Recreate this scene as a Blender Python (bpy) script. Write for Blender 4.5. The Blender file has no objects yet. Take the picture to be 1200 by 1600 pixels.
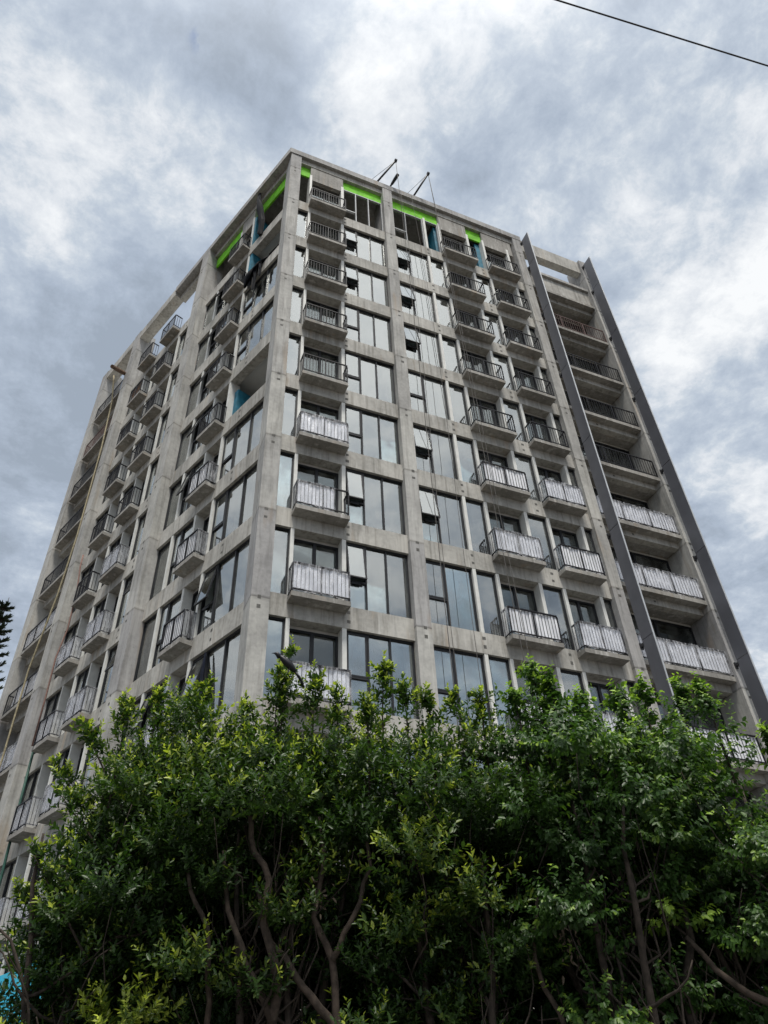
import bpy, bmesh, math, random
import numpy as np
from mathutils import Vector, Matrix
random.seed(7)
rng = np.random.default_rng(7)
sc = bpy.context.scene
COL = sc.collection

# ------------------------------------------------------------------ camera
cam_d = bpy.data.cameras.new('camera')
cam = bpy.data.objects.new('camera', cam_d)
COL.objects.link(cam)
RIGHT = Vector((0.92258, -0.38387, -0.03850))
UP = Vector((-0.22154, -0.60884, 0.76173))
FWD = Vector((0.31585, 0.69423, 0.64675))
CAM = Vector((-3.724, -16.536, 1.6))
M3 = Matrix((RIGHT, UP, -FWD)).transposed().to_4x4()
cam.matrix_world = Matrix.Translation(CAM) @ M3
cam_d.sensor_fit = 'VERTICAL'
cam_d.sensor_height = 24.0
cam_d.lens = 1161.68 * 24.0 / 1600.0
cam_d.clip_start = 0.05
cam_d.clip_end = 3000
sc.camera = cam

# ------------------------------------------------------------------ sky, sun, exposure
SUN_EL, SUN_AZ = math.radians(66), math.radians(196)      # azimuth measured from +Y towards +X
sun_dir = Vector((math.sin(SUN_AZ) * math.cos(SUN_EL), math.cos(SUN_AZ) * math.cos(SUN_EL), math.sin(SUN_EL)))
world = bpy.data.worlds.new('World')
sc.world = world
world.use_nodes = True
wn, wl = world.node_tree.nodes, world.node_tree.links
wn.clear()


def N(nodes, kind, **kw):
    n = nodes.new(kind)
    for k, v in kw.items():
        if k == 'inp':
            for a, b in v.items():
                n.inputs[a].default_value = b
        else:
            setattr(n, k, v)
    return n


def math_(nodes, links, op, a, b=None, clamp=False):
    n = nodes.new('ShaderNodeMath')
    n.operation = op
    n.use_clamp = clamp
    for i, v in enumerate((a, b)):
        if v is None:
            continue
        if isinstance(v, (int, float)):
            n.inputs[i].default_value = v
        else:
            links.new(v, n.inputs[i])
    return n.outputs[0]


def ramp(nodes, links, fac, stops, interp='LINEAR'):
    n = nodes.new('ShaderNodeValToRGB')
    cr = n.color_ramp
    cr.interpolation = interp
    while len(cr.elements) < len(stops):
        cr.elements.new(0.5)
    for e, (p, c) in zip(cr.elements, stops):
        e.position = p
        e.color = c if len(c) == 4 else (*c, 1)
    links.new(fac, n.inputs[0])
    return n.outputs[0]


def mixc(nodes, links, fac, a, b, mode='MIX'):
    n = nodes.new('ShaderNodeMix')
    n.data_type = 'RGBA'
    n.blend_type = mode
    for sock, v in ((n.inputs[0], fac), (n.inputs[6], a), (n.inputs[7], b)):
        if isinstance(v, (int, float)):
            sock.default_value = v
        elif isinstance(v, tuple):
            sock.default_value = v if len(v) == 4 else (*v, 1)
        else:
            links.new(v, sock)
    return n.outputs[2]


def build_sky():
    tc = N(wn, 'ShaderNodeTexCoord')
    nish = N(wn, 'ShaderNodeTexSky', sky_type='NISHITA', sun_disc=False, sun_elevation=SUN_EL, sun_rotation=SUN_AZ)
    nish.altitude = 1500
    sep = N(wn, 'ShaderNodeSeparateXYZ')
    wl.new(tc.outputs['Generated'], sep.inputs[0])
    zc = math_(wn, wl, 'ADD', math_(wn, wl, 'MAXIMUM', sep.outputs[2], 0.0), 0.12)
    px = math_(wn, wl, 'DIVIDE', sep.outputs[0], zc)
    py = math_(wn, wl, 'DIVIDE', sep.outputs[1], zc)
    comb = N(wn, 'ShaderNodeCombineXYZ')
    wl.new(px, comb.inputs[0])
    wl.new(py, comb.inputs[1])
    P = comb.outputs[0]

    def noise(scale, detail, rough, dist, off):
        mp = N(wn, 'ShaderNodeMapping')
        mp.inputs['Location'].default_value = off
        wl.new(P, mp.inputs[0])
        n = N(wn, 'ShaderNodeTexNoise', inp={'Scale': scale, 'Detail': detail, 'Roughness': rough, 'Distortion': dist})
        n.noise_dimensions = '3D'
        wl.new(mp.outputs[0], n.inputs['Vector'])
        return n.outputs['Fac']

    def patch(d, width):
        """soft weight round one direction: where a thin part of the cloud deck lies"""
        dv = Vector(d).normalized()
        n = N(wn, 'ShaderNodeVectorMath', operation='DOT_PRODUCT')
        nrm = N(wn, 'ShaderNodeVectorMath', operation='NORMALIZE')
        wl.new(tc.outputs['Generated'], nrm.inputs[0])
        wl.new(nrm.outputs[0], n.inputs[0])
        n.inputs[1].default_value = dv
        mr = N(wn, 'ShaderNodeMapRange', interpolation_type='SMOOTHERSTEP')
        mr.inputs[1].default_value = math.cos(width)
        mr.inputs[2].default_value = 1.0
        wl.new(n.outputs['Value'], mr.inputs[0])
        return mr.outputs[0]

    warp = N(wn, 'ShaderNodeTexNoise', inp={'Scale': 2.6, 'Detail': 4, 'Roughness': 0.55})
    wl.new(P, warp.inputs['Vector'])
    wsub = N(wn, 'ShaderNodeVectorMath', operation='SUBTRACT')
    wl.new(warp.outputs['Color'], wsub.inputs[0])
    wsub.inputs[1].default_value = (0.5, 0.5, 0.5)
    wsc = N(wn, 'ShaderNodeVectorMath', operation='SCALE')
    wsc.inputs['Scale'].default_value = 0.10
    wl.new(wsub.outputs[0], wsc.inputs[0])
    wadd = N(wn, 'ShaderNodeVectorMath', operation='ADD')
    wl.new(P, wadd.inputs[0])
    wl.new(wsc.outputs[0], wadd.inputs[1])
    P = wadd.outputs[0]
    big = noise(1.7, 3, 0.5, 0.0, (3.1, 1.7, 0.4))
    mid = noise(3.3, 14, 0.62, 0.0, (0.3, 5.2, 1.1))
    fine = noise(9.0, 13, 0.68, 0.0, (7.9, 2.2, 3.0))
    # regional thickness of the deck: thin and bright at upper left and right, thick in between
    w = math_(wn, wl, 'MULTIPLY', math_(wn, wl, 'SUBTRACT', big, 0.5), 0.60)
    for d, wd, k in (((-0.044, 0.36, 0.93), 0.36, 0.060), ((0.17, 0.24, 0.955), 0.18, 0.085), ((-0.21, 0.47, 0.854), 0.14, 0.05),
                     ((-0.03, 0.47, 0.88), 0.20, 0.05), ((0.33, 0.27, 0.90), 0.17, -0.075), ((0.38, 0.38, 0.84), 0.22, -0.05),
                     ((0.70, 0.50, 0.52), 0.20, 0.055), ((0.60, 0.42, 0.68), 0.20, 0.045), ((0.42, 0.30, 0.87), 0.09, 0.05),
                     ((-0.72, 0.36, 0.60), 0.42, 0.15), (sun_dir, 0.8, 0.14)):
        w = math_(wn, wl, 'ADD', w, math_(wn, wl, 'MULTIPLY', patch(d, wd), k))
    v = math_(wn, wl, 'SUBTRACT', math_(wn, wl, 'ADD', math_(wn, wl, 'MULTIPLY', mid, 0.84), math_(wn, wl, 'MULTIPLY', fine, 0.54)), 0.197)
    v = math_(wn, wl, 'ADD', v, w)
    col = ramp(wn, wl, v, [(0.36, (2.45, 2.88, 3.5)), (0.455, (3.0, 3.5, 4.25)), (0.53, (3.65, 4.15, 4.85)), (0.575, (4.3, 4.75, 5.3)), (0.615, (5.15, 5.45, 5.85)), (0.72, (6.7, 6.85, 7.0))])
    # a few small blue holes
    hole = math_(wn, wl, 'MULTIPLY', math_(wn, wl, 'ADD', patch((-0.03, 0.325, 0.945), 0.035), patch((-0.078, 0.408, 0.91), 0.04), True),
                 math_(wn, wl, 'MULTIPLY', math_(wn, wl, 'SUBTRACT', noise(11, 7, 0.6, 0.2, (1.2, 8.8, 0)), 0.63), 14, True), True)
    blue = mixc(wn, wl, 1.0, nish.outputs[0], (1.0, 1.05, 1.15), 'MULTIPLY')
    col = mixc(wn, wl, math_(wn, wl, 'MULTIPLY', hole, 0.6), col, blue)
    # brighter veil round the hidden sun, and the clear sky's own colour shining through everywhere
    glow = math_(wn, wl, 'MULTIPLY', patch(sun_dir, 0.85), 6.0)
    g = N(wn, 'ShaderNodeCombineXYZ')
    for i, k in enumerate((1.0, 0.98, 0.94)):
        wl.new(math_(wn, wl, 'MULTIPLY', glow, k), g.inputs[i])
    col = mixc(wn, wl, 1.0, col, g.outputs[0], 'ADD')
    bg = N(wn, 'ShaderNodeBackground')
    bg.inputs['Strength'].default_value = 0.1
    wl.new(col, bg.inputs['Color'])
    out = N(wn, 'ShaderNodeOutputWorld')
    wl.new(bg.outputs[0], out.inputs[0])


build_sky()

sun_l = bpy.data.lights.new('sun', 'SUN')
sun_l.energy = 2.6
sun_l.angle = math.radians(11)
sun_l.color = (1.0, 0.95, 0.87)
sun = bpy.data.objects.new('sun', sun_l)
COL.objects.link(sun)
sun.rotation_euler = (-sun_dir).to_track_quat('-Z', 'Y').to_euler()
vs = sc.view_settings
vs.view_transform = 'Standard'
vs.look = 'None'
vs.exposure = 0.5
vs.gamma = 1.0
vs.use_curve_mapping = False

# ------------------------------------------------------------------ materials


def new_mat(name):
    m = bpy.data.materials.new(name)
    m.use_nodes = True
    nt = m.node_tree
    nt.nodes.clear()
    out = nt.nodes.new('ShaderNodeOutputMaterial')
    return m, nt.nodes, nt.links, out


def tex_noise(nodes, links, coord, scale, detail=5, rough=0.55, map_scale=(1, 1, 1), loc=(0, 0, 0)):
    mp = N(nodes, 'ShaderNodeMapping')
    mp.inputs['Scale'].default_value = map_scale
    mp.inputs['Location'].default_value = loc
    links.new(coord, mp.inputs[0])
    n = N(nodes, 'ShaderNodeTexNoise', inp={'Scale': scale, 'Detail': detail, 'Roughness': rough})
    links.new(mp.outputs[0], n.inputs['Vector'])
    return n.outputs['Fac']


def concrete(name, lo, hi, streak=0.5, lifts=False, bump=0.25):
    m, n, l, out = new_mat(name)
    geo = N(n, 'ShaderNodeNewGeometry')
    pos = geo.outputs['Position']
    blotch = tex_noise(n, l, pos, 0.55, 5, 0.6)
    grain = tex_noise(n, l, pos, 7.0, 8, 0.65)
    drip = tex_noise(n, l, pos, 3.2, 6, 0.6, (2.2, 2.2, 0.14))
    f = math_(n, l, 'ADD', math_(n, l, 'MULTIPLY', blotch, 0.68), math_(n, l, 'MULTIPLY', grain, 0.32))
    col = ramp(n, l, f, [(0.38, lo), (0.60, hi)])
    dk = ramp(n, l, drip, [(0.36, (0.45, 0.44, 0.42)), (0.52, (1, 1, 1))])
    col = mixc(n, l, streak, col, dk, 'MULTIPLY')
    # honeycombed dark pits
    pit = tex_noise(n, l, pos, 13.0, 3, 0.5)
    pk = ramp(n, l, pit, [(0.27, (0.45, 0.44, 0.43)), (0.33, (1, 1, 1))])
    col = mixc(n, l, 0.4, col, pk, 'MULTIPLY')
    # rust and lime runs
    run = tex_noise(n, l, pos, 1.6, 4, 0.5, (1.6, 1.6, 0.25), (5, 3, 1))
    col = mixc(n, l, ramp(n, l, run, [(0.60, (0, 0, 0)), (0.72, (0.5, 0.5, 0.5))]), col, (0.33, 0.26, 0.19))
    lime = tex_noise(n, l, pos, 2.4, 6, 0.6, (2.0, 2.0, 0.2), (1, 8, 4))
    col = mixc(n, l, ramp(n, l, lime, [(0.56, (0, 0, 0)), (0.70, (0.55, 0.55, 0.55))]), col, (0.58, 0.57, 0.54))
    if lifts:
        sp = N(n, 'ShaderNodeSeparateXYZ')
        l.new(pos, sp.inputs[0])
        zz = math_(n, l, 'ADD', math_(n, l, 'DIVIDE', math_(n, l, 'SUBTRACT', sp.outputs[2], 0.45), 3.1),
                   math_(n, l, 'MULTIPLY', grain, 0.02))
        fr = math_(n, l, 'FRACT', zz)
        jn = ramp(n, l, fr, [(0.0, (0.50, 0.49, 0.48)), (0.012, (0.62, 0.61, 0.60)), (0.03, (1, 1, 1)), (0.97, (0.93, 0.93, 0.93)), (1.0, (0.8, 0.8, 0.79))])
        col = mixc(n, l, 0.95, col, jn, 'MULTIPLY')
        wn_ = N(n, 'ShaderNodeTexWhiteNoise', noise_dimensions='1D')
        l.new(math_(n, l, 'FLOOR', zz), wn_.inputs['W'])
        tone = ramp(n, l, wn_.outputs[0], [(0, (0.80, 0.80, 0.83)), (1, (1.12, 1.12, 1.09))])
        col = mixc(n, l, 0.9, col, tone, 'MULTIPLY')
    b = N(n, 'ShaderNodeBump', inp={'Strength': bump, 'Distance': 0.02})
    l.new(grain, b.inputs['Height'])
    p = N(n, 'ShaderNodeBsdfPrincipled', inp={'Roughness': 0.88})
    p.inputs['Specular IOR Level'].default_value = 0.3
    l.new(col, p.inputs['Base Color'])
    l.new(b.outputs[0], p.inputs['Normal'])
    l.new(p.outputs[0], out.inputs[0])
    return m


def plain(name, colr, rough=0.6, metal=0.0, var=0.15, scale=6.0, spec=0.4):
    m, n, l, out = new_mat(name)
    geo = N(n, 'ShaderNodeNewGeometry')
    f = tex_noise(n, l, geo.outputs['Position'], scale, 6, 0.6)
    a = tuple(c * (1 - var) for c in colr)
    b = tuple(min(1, c * (1 + var)) for c in colr)
    col = ramp(n, l, f, [(0.35, a), (0.65, b)])
    p = N(n, 'ShaderNodeBsdfPrincipled', inp={'Roughness': rough, 'Metallic': metal})
    p.inputs['Specular IOR Level'].default_value = spec
    l.new(col, p.inputs['Base Color'])
    l.new(p.outputs[0], out.inputs[0])
    return m


def glass(name, refl, tint, rough=0.0):
    m, n, l, out = new_mat(name)
    geo = N(n, 'ShaderNodeNewGeometry')
    # slightly uneven panes and dust
    wob = tex_noise(n, l, geo.outputs['Position'], 0.9, 2, 0.5)
    bmp = N(n, 'ShaderNodeBump', inp={'Strength': 0.05, 'Distance': 0.05})
    l.new(wob, bmp.inputs['Height'])
    tr = N(n, 'ShaderNodeBsdfTransparent')
    tr.inputs[0].default_value = (*tint, 1)
    gl = N(n, 'ShaderNodeBsdfGlossy', inp={'Roughness': rough})
    gl.inputs['Color'].default_value = (0.93, 0.97, 0.97, 1)
    oi = N(n, 'ShaderNodeObjectInfo')
    wnz = N(n, 'ShaderNodeTexWhiteNoise', noise_dimensions='1D')
    l.new(oi.outputs['Random'], wnz.inputs['W'])
    off = N(n, 'ShaderNodeVectorMath', operation='SUBTRACT')
    l.new(wnz.outputs['Color'], off.inputs[0])
    off.inputs[1].default_value = (0.5, 0.5, 0.5)
    sc_n = N(n, 'ShaderNodeVectorMath', operation='SCALE')
    sc_n.inputs['Scale'].default_value = 0.035
    l.new(off.outputs[0], sc_n.inputs[0])
    addn = N(n, 'ShaderNodeVectorMath', operation='ADD')
    l.new(bmp.outputs[0], addn.inputs[0])
    l.new(sc_n.outputs[0], addn.inputs[1])
    nn = N(n, 'ShaderNodeVectorMath', operation='NORMALIZE')
    l.new(addn.outputs[0], nn.inputs[0])
    l.new(nn.outputs[0], gl.inputs['Normal'])
    lw = N(n, 'ShaderNodeFresnel', inp={'IOR': 1.55})
    fac = math_(n, l, 'ADD', math_(n, l, 'MULTIPLY', lw.outputs[0], 0.8), refl, True)
    mx = N(n, 'ShaderNodeMixShader')
    l.new(fac, mx.inputs[0])
    l.new(tr.outputs[0], mx.inputs[1])
    l.new(gl.outputs[0], mx.inputs[2])
    df = N(n, 'ShaderNodeBsdfDiffuse')
    df.inputs[0].default_value = (0.55, 0.55, 0.52, 1)
    dust = tex_noise(n, l, geo.outputs['Position'], 2.2, 7, 0.65, (1, 1, 0.35))
    mx2 = N(n, 'ShaderNodeMixShader')
    l.new(math_(n, l, 'MULTIPLY', ramp(n, l, dust, [(0.42, (0, 0, 0)), (0.75, (1, 1, 1))]), 0.16), mx2.inputs[0])
    l.new(mx.outputs[0], mx2.inputs[1])
    l.new(df.outputs[0], mx2.inputs[2])
    l.new(mx2.outputs[0], out.inputs[0])
    return m


def film(name, stops):
    """thin crumpled protective plastic"""
    m, n, l, out = new_mat(name)
    geo = N(n, 'ShaderNodeNewGeometry')
    f = tex_noise(n, l, geo.outputs['Position'], 4.0, 7, 0.7, (3.5, 3.5, 0.5))
    g2 = tex_noise(n, l, geo.outputs['Position'], 2.5, 4, 0.6, (1, 1, 1), (4, 2, 7))
    p = N(n, 'ShaderNodeBsdfPrincipled', inp={'Roughness': 0.28, 'Base Color': (0.92, 0.93, 0.97, 1)})
    p.inputs['Specular IOR Level'].default_value = 0.7
    b = N(n, 'ShaderNodeBump', inp={'Strength': 0.7, 'Distance': 0.04})
    l.new(f, b.inputs['Height'])
    l.new(b.outputs[0], p.inputs['Normal'])
    tl = N(n, 'ShaderNodeBsdfTranslucent')
    tl.inputs[0].default_value = (0.8, 0.82, 0.86, 1)
    m1 = N(n, 'ShaderNodeMixShader')
    m1.inputs[0].default_value = 0.2
    l.new(p.outputs[0], m1.inputs[1])
    l.new(tl.outputs[0], m1.inputs[2])
    tr = N(n, 'ShaderNodeBsdfTransparent')
    tr.inputs[0].default_value = (0.93, 0.94, 0.96, 1)
    m2 = N(n, 'ShaderNodeMixShader')
    ff = math_(n, l, 'ADD', math_(n, l, 'MULTIPLY', f, 0.7), math_(n, l, 'MULTIPLY', g2, 0.3))
    l.new(ramp(n, l, ff, [(p_, (v_, v_, v_)) for p_, v_ in stops]), m2.inputs[0])
    l.new(tr.outputs[0], m2.inputs[1])
    l.new(m1.outputs[0], m2.inputs[2])
    l.new(m2.outputs[0], out.inputs[0])
    return m


def leaf_mat(name, dark, mid, young_lit):
    m, n, l, out = new_mat(name)
    at = N(n, 'ShaderNodeAttribute', attribute_name='tint')
    col = ramp(n, l, at.outputs['Fac'], [(0.0, dark), (0.5, mid), (0.8, young_lit), (1.0, tuple(min(1, c * 1.45) for c in young_lit))])
    p = N(n, 'ShaderNodeBsdfPrincipled', inp={'Roughness': 0.42})
    p.inputs['Specular IOR Level'].default_value = 0.38
    l.new(col, p.inputs['Base Color'])
    tl = N(n, 'ShaderNodeBsdfTranslucent')
    l.new(mixc(n, l, 1.0, col, (1.5, 1.7, 0.7), 'MULTIPLY'), tl.inputs[0])
    mx = N(n, 'ShaderNodeMixShader')
    mx.inputs[0].default_value = 0.32
    l.new(p.outputs[0], mx.inputs[1])
    l.new(tl.outputs[0], mx.inputs[2])
    l.new(mx.outputs[0], out.inputs[0])
    return m


M = {}
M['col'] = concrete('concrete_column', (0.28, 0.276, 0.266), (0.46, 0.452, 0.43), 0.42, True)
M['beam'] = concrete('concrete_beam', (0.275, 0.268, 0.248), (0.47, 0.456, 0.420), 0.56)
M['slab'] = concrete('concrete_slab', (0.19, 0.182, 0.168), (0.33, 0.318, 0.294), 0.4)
M['plaster'] = plain('grey_plaster', (0.50, 0.49, 0.47), 0.85, 0, 0.12, 3)
M['post'] = plain('pale_post', (0.60, 0.60, 0.57), 0.6, 0, 0.08, 4)
M['frame'] = plain('charcoal_aluminium', (0.020, 0.021, 0.024), 0.45, 0.0, 0.2, 5, 0.25)
M['galv'] = plain('bare_aluminium', (0.30, 0.31, 0.32), 0.5, 0.3, 0.1, 5)
M['rail'] = plain('black_paint', (0.010, 0.010, 0.013), 0.5, 0.0, 0.2, 5, 0.2)
M['rust'] = plain('brown_primer', (0.085, 0.045, 0.038), 0.6, 0.0, 0.25, 5)
M['glass'] = glass('window_glass', 0.29, (0.74, 0.80, 0.80))
M['doorglass'] = glass('door_glass', 0.06, (0.50, 0.53, 0.53))
M['film'] = film('protective_film', [(0.36, 0.86), (0.56, 1.0)])
M['film_thin'] = film('protective_film_outer', [(0.42, 0.06), (0.55, 0.28), (0.66, 0.75)])
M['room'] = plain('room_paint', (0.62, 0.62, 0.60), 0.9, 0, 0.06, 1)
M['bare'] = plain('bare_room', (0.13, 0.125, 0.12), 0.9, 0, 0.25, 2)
M['fin'] = plain('fin_panel', (0.125, 0.130, 0.148), 0.5, 0.2, 0.10, 1.2)
M['finedge'] = plain('fin_edge', (0.50, 0.51, 0.52), 0.4, 0.5, 0.1, 3)
M['green'] = plain('green_board', (0.17, 0.54, 0.02), 0.85, 0, 0.28, 2.5)
M['teal'] = plain('blue_membrane', (0.011, 0.14, 0.215), 0.65, 0, 0.3, 3)
M['pocket'] = plain('pocket', (0.10, 0.097, 0.09), 0.9, 0, 0.3, 9)
M['tarp'] = plain('black_tarp', (0.006, 0.007, 0.010), 0.8, 0, 0.4, 5, 0.12)
M['navy'] = plain('navy_cloth', (0.008, 0.011, 0.022), 0.8, 0, 0.4, 5, 0.12)
M['hose'] = plain('yellow_hose', (0.29, 0.25, 0.16), 0.8, 0, 0.25, 8)
M['redhose'] = plain('red_hose', (0.19, 0.11, 0.09), 0.8, 0, 0.2, 8)
M['greenpipe'] = plain('green_pipe', (0.02, 0.075, 0.055), 0.6, 0, 0.2, 8)
M['rope'] = plain('rope', (0.10, 0.095, 0.09), 0.9, 0, 0.2, 8)
M['steel'] = plain('dark_steel', (0.035, 0.036, 0.04), 0.5, 0.3, 0.3, 8)
M['timber'] = plain('weathered_timber', (0.16, 0.10, 0.065), 0.85, 0, 0.5, 9)
M['orange'] = plain('orange_timber', (0.36, 0.17, 0.05), 0.8, 0, 0.3, 9)
M['cyan'] = plain('cyan_hoarding', (0.01, 0.40, 0.58), 0.45, 0, 0.08, 2)
M['cable'] = plain('cable', (0.03, 0.03, 0.035), 0.6, 0, 0.2, 8)
M['bird'] = plain('black_feather', (0.008, 0.008, 0.011), 0.4, 0, 0.3, 30)
M['bark'] = plain('ficus_bark', (0.044, 0.034, 0.027), 0.95, 0, 0.5, 14)
M['dead'] = plain('dead_leaf', (0.20, 0.155, 0.115), 0.9, 0, 0.3, 20)
M['asphalt'] = plain('asphalt', (0.05, 0.05, 0.052), 0.9, 0, 0.3, 6)
M['paving'] = plain('paving', (0.17, 0.165, 0.155), 0.9, 0, 0.2, 3)
M['soil'] = plain('soil', (0.09, 0.075, 0.055), 0.95, 0, 0.35, 3)
M['wall'] = plain('shade_toned_render', (0.13, 0.13, 0.12), 0.9, 0, 0.15, 1.5)  # render toned dark to stand in for shade behind the hedge
M['leafA'] = leaf_mat('leaf_dark_ficus', (0.014, 0.036, 0.010), (0.044, 0.086, 0.020), (0.330, 0.380, 0.055))
M['leafB'] = leaf_mat('leaf_weeping_fig', (0.016, 0.042, 0.012), (0.056, 0.116, 0.026), (0.240, 0.350, 0.055))
M['needle'] = plain('pine_needle', (0.030, 0.050, 0.026), 0.6, 0, 0.3, 3)

# ------------------------------------------------------------------ facade frames and mesh builder
A = -0.361
LV = (math.sin(A), math.cos(A))
NV = (-math.cos(A), math.sin(A))


def FR(s, d, z):
    return (s, -d, z)


def FL(t, d, z):
    return (t * LV[0] + d * NV[0], t * LV[1] + d * NV[1], z)


def FW(x, y, z):
    return (x, y, z)


class MB:
    def __init__(self):
        self.v, self.f, self.m = [], [], []

    def box(self, fr, s0, s1, d0, d1, z0, z1, mi=0):
        b = len(self.v)
        for z in (z0, z1):
            for s, d in ((s0, d0), (s1, d0), (s1, d1), (s0, d1)):
                self.v.append(fr(s, d, z))
        self.f += [(b + i for i in q) for q in ((0, 3, 2, 1), (4, 5, 6, 7), (0, 1, 5, 4), (1, 2, 6, 5), (2, 3, 7, 6), (3, 0, 4, 7))]
        self.f[-6:] = [tuple(q) for q in self.f[-6:]]
        self.m += [mi] * 6
        return self

    def quadstrip(self, rows, mi=0):
        """rows of points -> sheet"""
        b = len(self.v)
        n = len(rows[0])
        for r in rows:
            self.v += [tuple(p) for p in r]
        for i in range(len(rows) - 1):
            for j in range(n - 1):
                self.f.append((b + i * n + j, b + i * n + j + 1, b + (i + 1) * n + j + 1, b + (i + 1) * n + j))
                self.m.append(mi)
        return self

    def prism(self, pts, z0, z1, mi=0):
        b = len(self.v)
        n = len(pts)
        self.v += [(p[0], p[1], z0) for p in pts] + [(p[0], p[1], z1) for p in pts]
        self.f.append(tuple(b + i for i in reversed(range(n))))
        self.f.append(tuple(b + n + i for i in range(n)))
        for i in range(n):
            j = (i + 1) % n
            self.f.append((b + i, b + j, b + n + j, b + n + i))
        self.m += [mi] * (n + 2)
        return self

    def tube(self, pts, rad, n=6, mi=0):
        pts = [Vector(p) for p in pts]
        if not hasattr(rad, '__len__'):
            rad = [rad] * len(pts)
        b = len(self.v)
        ref = Vector((0.31, 0.17, 0.93))
        for i, p in enumerate(pts):
            t = (pts[min(i + 1, len(pts) - 1)] - pts[max(i - 1, 0)]).normalized()
            u = t.cross(ref)
            if u.length < 1e-3:
                u = t.cross(Vector((1, 0, 0)))
            u.normalize()
            w = t.cross(u)
            for k in range(n):
                a = 2 * math.pi * k / n
                self.v.append(tuple(p + (u * math.cos(a) + w * math.sin(a)) * rad[i]))
        for i in range(len(pts) - 1):
            for k in range(n):
                k2 = (k + 1) % n
                self.f.append((b + i * n + k, b + i * n + k2, b + (i + 1) * n + k2, b + (i + 1) * n + k))
                self.m.append(mi)
        self.f.append(tuple(b + k for k in reversed(range(n))))
        self.f.append(tuple(b + (len(pts) - 1) * n + k for k in range(n)))
        self.m += [mi, mi]
        return self

    def mesh(self, name, mats, smooth=False, recalc=True):
        me = bpy.data.meshes.new(name)
        me.from_pydata(self.v, [], self.f)
        for m in (mats if isinstance(mats, (list, tuple)) else [mats]):
            me.materials.append(m)
        me.polygons.foreach_set('material_index', self.m)
        if recalc:
            bm = bmesh.new()
            bm.from_mesh(me)
            bmesh.ops.recalc_face_normals(bm, faces=bm.faces)
            bm.to_mesh(me)
            bm.free()
        if smooth:
            me.polygons.foreach_set('use_smooth', [True] * len(me.polygons))
        me.update()
        return me


def put(name, me, parent=None, loc=(0, 0, 0)):
    o = bpy.data.objects.new(name, me)
    COL.objects.link(o)
    o.location = loc
    if parent is not None:
        o.parent = parent
    return o


def thing(name, label, cat, loc=(0, 0, 0), group=None):
    o = bpy.data.objects.new(name, None)
    o.empty_display_size = 0.3
    COL.objects.link(o)
    o.location = loc
    o['label'] = label
    o['category'] = cat
    if group:
        o['group'] = group
    return o


def tag(o, label, cat, group=None):
    o['label'] = label
    o['category'] = cat
    if group:
        o['group'] = group
    return o


# ------------------------------------------------------------------ ground, road, pavement
g = MB().prism([(-900, -900), (900, -900), (900, 900), (-900, 900)], -0.5, 0.0)
o = put('ground', g.mesh('ground', M['soil'])); o['kind'] = 'structure'
CF = Vector((0.41412, 0.91022, 0)); CR = Vector((0.91022, -0.41412, 0)); C0 = Vector((CAM.x, CAM.y, 0))


def G(r, f, z=0.0):
    """street frame: r along the hedge, f away from the street"""
    p = C0 + CR * r + CF * f
    return (p.x, p.y, z)


o = put('road', MB().prism([G(-80, -9), G(80, -9), G(80, 1.2), G(-80, 1.2)], 0.0, 0.004).mesh('road', M['asphalt'])); o['kind'] = 'structure'
o = put('pavement', MB().prism([G(-80, 1.2), G(80, 1.2), G(80, 6.4), G(-80, 6.4)], 0.0, 0.13).mesh('pavement', M['paving'])); o['kind'] = 'structure'
o = put('forecourt', MB().prism([G(-30, 10.2), G(40, 10.2), G(40, 60), G(-30, 60)], 0.0, 0.05).mesh('forecourt', M['paving'])); o['kind'] = 'structure'

# ------------------------------------------------------------------ the tower
tower = thing('apartment_tower', 'unfinished concrete apartment tower with stacked balconies and glazed bays behind the hedge', 'building')
H = 3.1
ZB = lambda k: 34.13 - H * k          # underside of beam k
TOP = 39.42
BT = 0.72                              # beam height
KMAX = 10
COLS_R = [(-0.26, 0.26), (4.565, 5.06), (12.22, 12.70), (16.63, 17.06)]
COLS_L = [(7.06, 7.76), (14.55, 15.25), (18.62, 19.32)]

# columns
put('column', MB().box(FW, -0.26, 0.26, -0.12, 0.75, 0, TOP - 0.004).mesh('column', M['col']), tower)
for s0, s1 in COLS_R[1:]:
    put('column', MB().box(FR, s0, s1, -1.0, 0.15, 0, TOP - 0.02).mesh('column', M['col']), tower)
for s0, s1 in COLS_L:
    put('column', MB().box(FL, s0, s1, -0.6, 0.37, 0, TOP - 0.01).mesh('column', M['col']), tower)

_cache = {}


def share(key, fn):
    if key not in _cache:
        _cache[key] = fn()
    return _cache[key]


# beams and slabs
INNER = [FR(0.3, -0.25, 0)[:2], FR(12.2, -0.25, 0)[:2], FR(12.2, -1.02, 0)[:2], FR(17.0, -1.02, 0)[:2], (17.0, 17.9), FL(19.2, -0.62, 0)[:2], FL(15.3, -0.62, 0)[:2], FL(15.3, -0.25, 0)[:2], FL(0.75, -0.25, 0)[:2]]
UPPER = [FR(0.3, -0.25, 0)[:2], FR(12.6, -0.25, 0)[:2], (12.6, 9.0), FL(8.7, -9.5, 0)[:2], FL(8.7, -0.25, 0)[:2], FL(0.75, -0.25, 0)[:2]]


def beam_key(fr, s0, s1, d0=-0.35, d1=0.0, z0=0.0, z1=BT):
    return share(('beam', fr.__name__, s0, s1, d0, z0), lambda: MB().box(fr, s0, s1, d0, d1, z0, z1).mesh('beam', M['beam']))


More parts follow.
